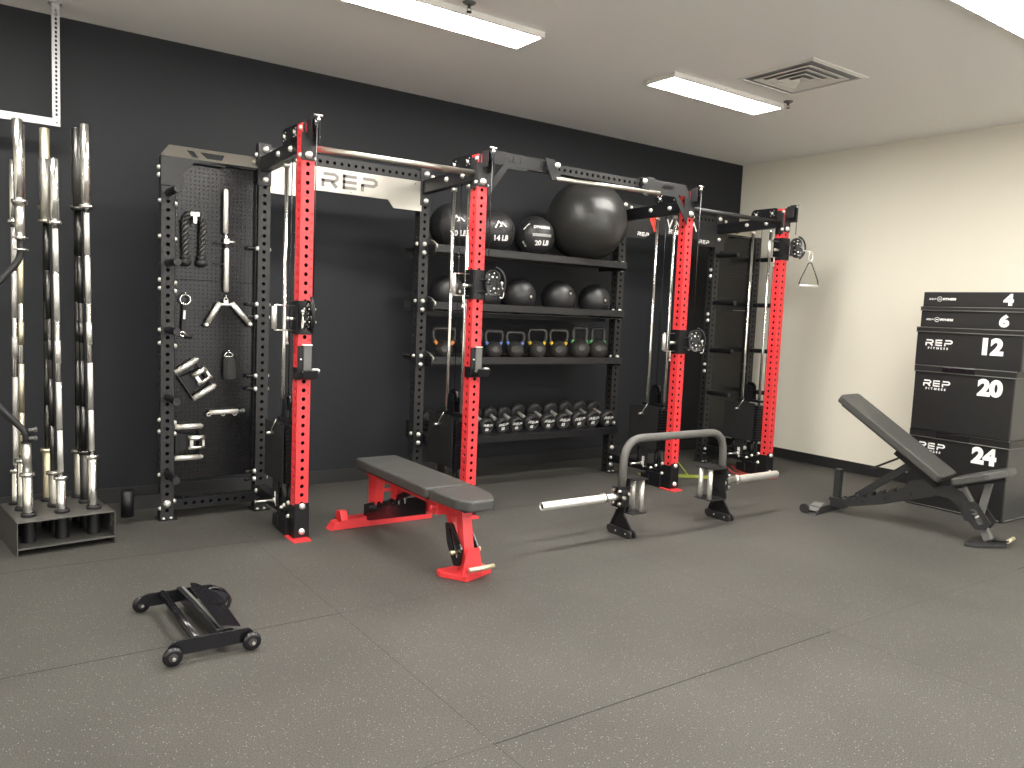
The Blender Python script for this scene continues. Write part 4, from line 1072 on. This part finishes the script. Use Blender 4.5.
# ================================================================== GREY INCLINED BENCH  (local: -y runs towards its front foot)
def bench_grey():
    t = thing('weight_bench', 'charcoal adjustable bench with raised backrest in front of the stacked boxes', 'bench', (4.1, -2.33, 0), radians(7.8), local=True)
    def side(poly, x, th): return MB().prism([(-a, b) for a, b in poly], (x, 0, 0), YA, ZA, th)
    d = Vector((0, -.700, -.462)).normalized(); n = Vector((0, -d.z, d.y)); n = n if n.z > 0 else -n
    L_ = .86; A = Vector((0, -.088, .883))
    pad = rnd([(-.145, 0), (.145, 0), (.145, L_), (-.145, L_)], .035, 5)
    part('back_pad', MB().prism(pad, A-n*.058, XA, d, .058 if XA.cross(d).dot(n) > 0 else -.058), 'vinyl', t, .010)
    part('pad_base', MB().box(A+d*L_/2-n*.066, (.22, L_-.08, .012), Matrix((XA, d, XA.cross(d))).transposed()), 'black', t)
    e = Vector((0, -.365, .132)).normalized(); m2 = XA.cross(e); m2 = m2 if m2.z > 0 else -m2
    B = Vector((0, -.842, .405)); L2 = .335
    sp = rnd([(-.14, 0), (.14, 0), (.135, .22), (.085, L2), (-.085, L2), (-.135, .22)], .025, 4)
    part('seat_pad', MB().prism(sp, B-m2*.05, XA, e, .05 if XA.cross(e).dot(m2) > 0 else -.05), 'vinyl', t, .010)
    part('seat_base', MB().box(B+e*.16-m2*.058, (.12, .28, .025), Matrix((XA, e, XA.cross(e))).transposed()), 'black', t)
    # spine with steps
    sp_ = [(.08, .04), (.40, .13), (.74, .262), (.82, .262), (.88, .215), (.93, .13), (.99, .15), (.955, .25), (.90, .315), (.82, .345), (.74, .325), (.68, .365), (.56, .325), (.53, .275)]
    st_ = []
    for k in range(6):
        s0 = .50-.07*k; z0 = .262-.026*k; st_ += [(s0, z0), (s0-.012, z0-.034), (s0-.034, z0-.036), (s0-.044, z0-.008)]
    outline = sp_+st_+[(.08, .105)]
    for x in (-.038, .030): part('ladder_plate', side(outline, x, .008), 'grey', t)
    part('spine', MB().bar((0, -.09, .072), (0, -.72, .275), .058, .05).bar((0, -.70, .285), (0, -.86, .295), .058, .05), 'grey', t, .003)
    for s0, z0 in ((.13, .075), (.26, .125), (.42, .175), (.58, .24)): part('rivet', MB().cyl((-.040, -s0, z0), (-.046, -s0, z0), .009, seg=10), 'black', t)
    part('support_arm', MB().bar((0, -.20, .145), (0, -.56, .445), .022, .05).bar((0, -.47, .47), (0, -.28, .36), .05, .012).cyl((-.05, -.215, .15), (.05, -.215, .15), .011), 'grey', t, .003)
    part('back_bracket', MB().bar((0, -.455, .512), (0, -.738, .325), .10, .03), 'black', t, .003)
    part('rear_post', MB().box((0, -.055, .185), (.055, .045, .27)), 'grey', t, .004)
    part('post_collar', MB().box((0, -.075, .075), (.075, .11, .07)), 'grey', t, .004)
    part('rear_foot', MB().prism([(-.26, .0), (.22, 0), (.22, .05), (-.20, .055)], (0, .055, 0), XA, ZA, .085), 'grey', t, .004)
    part('foot_tread', MB().box((-.195, .012, .05), (.12, .075, .006), Matrix.Rotation(-.35, 3, 'Y')), 'uhmw', t)
    for x in (-.235,): part('wheel', MB().cyl((x-.030, .065, .035), (x-.006, .065, .035), .034, seg=24), 'rubber', t, .003)
    part('wheel', MB().cyl((.20, .065, .035), (.224, .065, .035), .034, seg=24), 'rubber', t, .003)
    # front leg group
    part('front_leg', MB().bar((0, -.88, .34), (0, -1.07, .03), .05, .05), 'uhmw', t, .004)
    part('seat_strut', MB().bar((0, -1.04, .40), (0, -1.00, .16), .045, .04), 'uhmw', t, .003)
    for x in (-.055, .047):
        part('seat_ladder', MB().prism([(-a, b) for a, b in [(.90, .245), (.985, .275), (1.085, .15), (1.06, .10), (1.0, .09), (.93, .16)]], (x, 0, 0), YA, ZA, .008,
             [[(-a, b) for a, b in [(.965, .235), (.985, .235), (1.045, .14), (1.01, .12), (.97, .18)]]]), 'grey', t)
    for k in range(4): part('ladder_tooth', MB().box((-.052, -(.965+.018*k), .215-.026*k), (.006, .02, .010)), 'uhmw', t)
    part('roller_pin', MB().cyl((-.075, -1.0, .175), (.085, -1.0, .175), .007), 'zinc', t)
    part('front_foot', MB().prism(rnd([(-.19, -.98), (-.17, -1.05), (-.02, -1.165), (.02, -1.165), (.17, -1.05), (.19, -.98)], .01, 2), (0, 0, 0), XA, YA, .022), 'grey', t, .004)
    part('handle', MB().cyl((.0, -1.175, .045), (.12, -1.175, .045), .013), 'gold', t)
    part('handle_arm', MB().tube(bend([(-.005, -1.09, .03), (-.005, -1.175, .045), (.01, -1.175, .045)], .01), .006, 8), 'black', t)
bench_grey()

# ================================================================== OPEN TRAP BAR
def trap_bar():
    y = -2.12; xl, xr = 2.182, 3.122
    t = thing('trap_bar', 'open hex trap bar with grey arched tube standing on its jack feet', 'barbell', ((xl+xr)/2, y, 0))
    part('arch_tube', MB().tube(bend([(xl, y, .27), (xl+.008, y, .610), (xr-.008, y, .610), (xr, y, .27)], .15, 10), .0255, 20), 'archgrey', t)
    for s, xa, xe, z in ((-1, xl, 1.555, .250), (1, xr, 3.735, .262)):
        sv = part('sleeve', MB().lathe([(.021, 0), (.0255, .006), (.0255, abs(xe-xa)-.16), (.0255, abs(xe-xa)-.155)], (xe, y, z), (-s, 0, 0), 28, False)
                  .lathe([(.021, 0), (.0195, .001), (.0195, .12)], (xe, y, z), (-s, 0, 0), 28, False), 'alu', t)
        part('sleeve_end', MB().cyl((xe-s*.012, y, z), (xe-s*.016, y, z), .0205), 'logoblack', sv)
        part('collar', MB().cyl((xe-s*(abs(xe-xa)-.165), y, z), (xe-s*(abs(xe-xa)-.135), y, z), .032), 'zinc', t)
        part('inner_sleeve', MB().cyl((xe-s*(abs(xe-xa)-.14), y, z), (xa, y, z), .024), 'zinc', t)
        # clamp block on the leg
        c = part('clamp', MB().box((xa, y, z), (.055, .075, .105)).box((xa, y, z+.058), (.10, .07, .008)).box((xa, y, z-.058), (.10, .07, .008)), 'black', t, .003)
        for dz in (-.04, .04):
            for dy in (-.028, .028):
                b = part('bolt', MB().cyl((xa+s*.03, y+dy, z+dz), (xa+s*.05, y+dy, z+dz), .010, seg=12), 'zinc', c)
        part('bolt', MB().cyl((xa-.02, y-.04, z), (xa-.02, y-.055, z), .012, seg=12).cyl((xa+.02, y-.04, z+.02), (xa+.02, y-.055, z+.02), .010, seg=12), 'zinc', c)
        # handle cage on the inside
        i = -s
        gx = xa+i*.165 if s > 0 else xa+i*.135
        ztop, zbot = z+.11, z-.105; pw = .032 if s < 0 else .085
        hp = part('handle_frame', MB().prism(rnd([(y-pw, zbot), (y+pw, zbot), (y+pw*.7, z), (y+pw, ztop), (y-pw, ztop), (y-pw*.7, z)], .02, 3), (xa+i*.040, 0, 0), YA, ZA, .006)
                  .prism(rnd([(xa+i*.03, y-.085), (gx+i*.025, y-.075), (gx+i*.025, y+.075), (xa+i*.03, y+.085)], .015, 3)[::(1 if i > 0 else -1)], (0, 0, ztop-.003), XA, YA, .006)
                  .prism(rnd([(xa+i*.03, y-.085), (gx+i*.025, y-.075), (gx+i*.025, y+.075), (xa+i*.03, y+.085)], .015, 3)[::(1 if i > 0 else -1)], (0, 0, zbot-.003), XA, YA, .006), 'grey', t)
        for dy in (-.040, .040):
            part('grip', MB().cyl((gx, y+dy, zbot), (gx, y+dy, ztop), .0165), 'alu', t)
        # jack foot
        xc = xa+(.012 if s < 0 else -.006)
        part('jack_leg', MB().prism([(y-.04, z-.03), (y+.035, z-.03), (y+.025, z-.09), (y+.08, .085), (y+.09, .04), (y-.105, .03), (y-.10, .06), (y-.03, z-.11)], (xc-.012, 0, 0), YA, ZA, .012)
             .prism([(y+.075, .04), (y+.09, .045), (y+.030, z-.09), (y+.018, z-.10)], (xc-.02, 0, 0), YA, ZA, .04), 'black', t)
        for dx in (-.026, .014):
            ft = part('foot_skid', MB().prism([(y-.115, .012), (y-.095, .0), (y+.085, .0), (y+.105, .02), (y+.105, .045), (y+.085, .055), (y-.095, .05), (y-.115, .035)], (xc+dx, 0, 0), YA, ZA, .014), 'rubber', t, .003)
            for dy in (-.07, .02): part('screw', MB().cyl((xc+dx-.001, y+dy, .028), (xc+dx-.004, y+dy, .028), .006, seg=10), 'zinc', ft)
M['archgrey'] = mat('textured_grey_coat', (.115, .112, .105), .5, .2, .4, 900)
trap_bar()

# ================================================================== WHEELED DOLLY
def dolly():
    cx, cy = -.428, -2.37
    t = thing('wheeled_dolly', 'small black four-wheeled frame dolly lying on the rubber floor', 'dolly', (cx, cy, 0))
    y0, y1 = -2.655, -2.095      # the two side plates
    for yy in (y0, y1):
        sp = part('side_plate', MB().prism(rnd([(-.575, .030), (-.275, .030), (-.262, .060), (-.285, .088), (-.565, .088), (-.59, .060)], .02, 4), (0, yy+.003, 0), XA, ZA, .006), 'blackgloss', t, .001)
    for x, s in ((-.572, 1), (-.280, 1)):
        for yy, d in ((y0, -1), (y1, -1 if False else 1)):
            dd = -1 if yy == y0 else 1
            yw = yy+dd*.022
            wl = part('wheel', MB().lathe([(.010, -.011), (.026, -.011), (.034, -.008), (.037, 0), (.034, .008), (.026, .011), (.010, .011)], (x, yw, .037), (0, 1, 0), 28), 'blackgloss', t)
            part('hub', MB().cyl((x, yw-.012, .037), (x, yw+.012, .037), .016).cyl((x, yw-.022, .037), (x, yw-.012, .037), .008, seg=8), 'iron', wl)
            part('axle_bolt', MB().cyl((x, yw-.027, .037), (x, yw-.021, .037), .007, seg=6), 'zinc', wl)
    part('round_tube', MB().cyl((-.492, y1, .078), (-.482, y0, .078), .016), 'blackgloss', t)
    part('channel', MB().box((-.408, (y0+y1)/2, .075), (.028, y1-y0-.01, .05), Matrix.Rotation(.05, 3, 'Z')), 'blackgloss', t, .002)
    part('channel_edge', MB().box((-.400, (y0+y1)/2, .102), (.010, y1-y0-.04, .003), Matrix.Rotation(.05, 3, 'Z')), 'uhmw', t)
    # slanted plate with cut-out logo
    mb = MB(); n = Vector((.24, 0, .97)); u = Vector((.97, 0, -.24))
    mb.prism([(-.015, y1-.01), (.01, y1-.01), (.072, y1-.12), (.050, y0+.01), (-.03, y0+.01), (-.03, y1-.10)], (-.365, 0, .105), u, YA, .004)
    pl = part('logo_plate', mb, 'blackgloss', t)
    mb = MB()
    for k in range(4):
        for j in (0, 1): stroke(mb, [(.012+.024*j, -2.36-.018*k), (.028+.024*j, -2.352-.018*k)], .007, Vector((-.365, 0, .105))+n*.0045, u, YA, .0005)
    part('logo_slots', mb, 'logoblack', pl)
    part('pull_loop', MB().tube(bend([(-.345, -2.19, .085), (-.30, -2.16, .095), (-.262, -2.20, .09), (-.258, -2.30, .08), (-.29, -2.38, .075), (-.335, -2.41, .08)], .03), .008, 10)
         .prism(rnd([(-.335, -2.39), (-.29, -2.36), (-.262, -2.29), (-.266, -2.21), (-.30, -2.175), (-.34, -2.20)], .02, 3), (0, 0, .086), XA, YA, .004), 'blackgloss', t)
    part('center_bracket', MB().box((-.36, y0+.03, .055), (.05, .05, .04)), 'black', t)
dolly()

# ================================================================== PLYO BOXES
BX0, BY0 = 4.935, -2.462
def plyo(z0, z1, num, dx, dy, big, flap, lab, wy=.735):
    x0, y1 = BX0+dx, BY0+dy; y0 = y1-wy; x1 = min(x0+.75, XR-.012)
    t = thing('plyo_box', lab, 'plyo box', ((x0+x1)/2, (y0+y1)/2, z0), group='stacked soft jump boxes')
    part('body', MB().box(((x0+x1)/2, (y0+y1)/2, (z0+z1)/2), (x1-x0, y1-y0, z1-z0)), 'vinylb', t, .006)
    # grey end panel
    part('end_panel', MB().box(((x0+x1)/2, y0-.001, (z0+z1)/2), (x1-x0-.02, .003, z1-z0-.02)), 'vinylside', t)
    if flap:
        f0 = z1-flap
        fl = part('flap', MB().box((x0-.006, (y0+y1)/2-.004, (f0+z1)/2), (.012, y1-y0+.012, flap)).box(((x0+x1)/2, y0-.006, (f0+z1)/2), (x1-x0, .010, flap)), 'vinylb', t, .004)
        part('piping', MB().cyl((x0-.012, y1, f0+.003), (x0-.012, y0-.01, f0+.003), .0035, seg=8).cyl((x0-.012, y1, z1-.003), (x0-.012, y0-.01, z1-.003), .0035, seg=8)
             .cyl((x0-.01, y0-.012, f0+.003), (x1, y0-.012, f0+.003), .0035, seg=8), 'piping', fl)
        if big: part('flap_handle', MB().box((x0-.014, y1-.33, (f0+z1)/2), (.006, .24, flap*.8)), 'blackgloss', fl, .003)
    if z0 == 0: part('piping', MB().cyl((x0-.003, y1-.02, .012), (x0-.003, y0+.02, .012), .004, seg=8).cyl((x0+.03, y0-.004, .012), (x1, y0-.004, .012), .004, seg=8), 'piping', t)
    zc = z0+(z1-z0-(flap or 0))*.5; fx = x0-.0015
    nh = {'20': .145, '24': .145, '12': .145, '6': .118, '4': .112}[num]
    zn = {'20': z1-.186, '24': z1-.190, '12': z0+.112, '6': z0+.024, '4': z0+.022}[num]
    yn = {'20': .555, '24': .555, '12': .545, '6': .60, '4': .61}[num]
    if num in '20 24 12'.split():
        place_text('number', num, nh*1.08, (fx, y1-yn, zn), -YA, ZA, 'white', t, nh*.062, 1.05)
        zr = {'20': z1-.140, '24': z1-.125, '12': z0+.170}[num]
        logo_part('lettering', .048, (fx, y1-.072, zr-.02), -YA, ZA, 'white', t)
        place_text('lettering', 'FITNESS', .021, (fx, y1-.168, zr-.045), -YA, ZA, 'white', t, .0010, 1.15, 'CENTER', .0006, 1.9)
    else:
        place_text('number', num, nh*.92, (fx, y1-yn, zn), -YA, ZA, 'white', t, nh*.055, 1.15)
        zr = z0+.05
        logo_part('lettering', .013, (fx, y1-.045, zr+.001), -YA, ZA, 'white', t)
        part('logo_ring', MB().torus((fx, y1-.125, zr+.008), .017, .0018, -YA, ZA, 20, 6).box((fx, y1-.125, zr+.008), (.001, .018, .006)), 'white', t)
        place_text('lettering', 'FITNESS', .022, (fx, y1-.148, zr), -YA, ZA, 'white', t, .0011, 1.25, 'LEFT')
M['piping'] = mat('grey_piping', (.12, .12, .115), .4)
plyo(0, .60, '24', .0, .01, True, .06, 'black soft plyo box numbered 24, bottom of the stack', .715)
plyo(.60, 1.10, '20', -.03, .0, True, .052, 'black soft plyo box numbered 20, second from the bottom of the stack', .715)
plyo(1.10, 1.392, '12', -.03, .01, False, .04, 'black soft plyo box numbered 12 in the middle of the stack', .755)
plyo(1.392, 1.548, '6', -.015, .0, False, .032, 'thin black soft plyo box numbered 6, second from the top of the stack', .745)
plyo(1.548, 1.660, '4', -.01, -.005, False, 0, 'thinnest black soft plyo box numbered 4, top of the stack', .755)
# box strap handle seen on the side
# ================================================================== RESISTANCE BANDS
t = thing('resistance_band', 'flat olive green resistance band lying behind the third red upright', 'resistance band', (3.8, -.9, 0))
def band(pts, wd, th=.004):
    mb = MB(); P = bend(pts, .15, 6)
    for i in range(len(P)-1): mb.bar(P[i], P[i+1], wd, th) if False else None
    rings = []
    for i, q in enumerate(P):
        T = (P[min(i+1, len(P)-1)]-P[max(0, i-1)]); T.z = 0; T.normalize(); n = Vector((-T.y, T.x, 0))
        rings.append([q-n*wd/2, q+n*wd/2, q+n*wd/2+ZA*th, q-n*wd/2+ZA*th])
    return mb.sweep(rings, True, False)
part('flat_loop', band([(3.64, -.80, .004), (3.80, -.86, .004), (4.00, -1.0, .004), (4.22, -1.2, .004)], .13), 'bandgreen', t)
part('raised_loop', MB().tube(bend([(3.60, -1.20, .14), (3.68, -1.05, .19), (3.86, -1.0, .17), (3.98, -1.05, .02)], .12), .005, 8)
     .tube(bend([(3.60, -1.20, .14), (3.64, -1.14, .05), (3.72, -1.05, .02), (3.85, -1.0, .012)], .05), .005, 8), 'bandgreen', t)
t = single('resistance_band', band([(4.80, -.84, .004), (4.66, -1.03, .004), (4.58, -1.24, .004)], .022).tube(bend([(4.62, -.86, .08), (4.58, -.98, .02), (4.50, -1.12, .008), (4.56, -1.30, .008)], .06), .005, 8), 'bandred',
           'thin red resistance band on the floor beside the rightmost red upright', 'resistance band', None, (4.48, -1.2, 0))
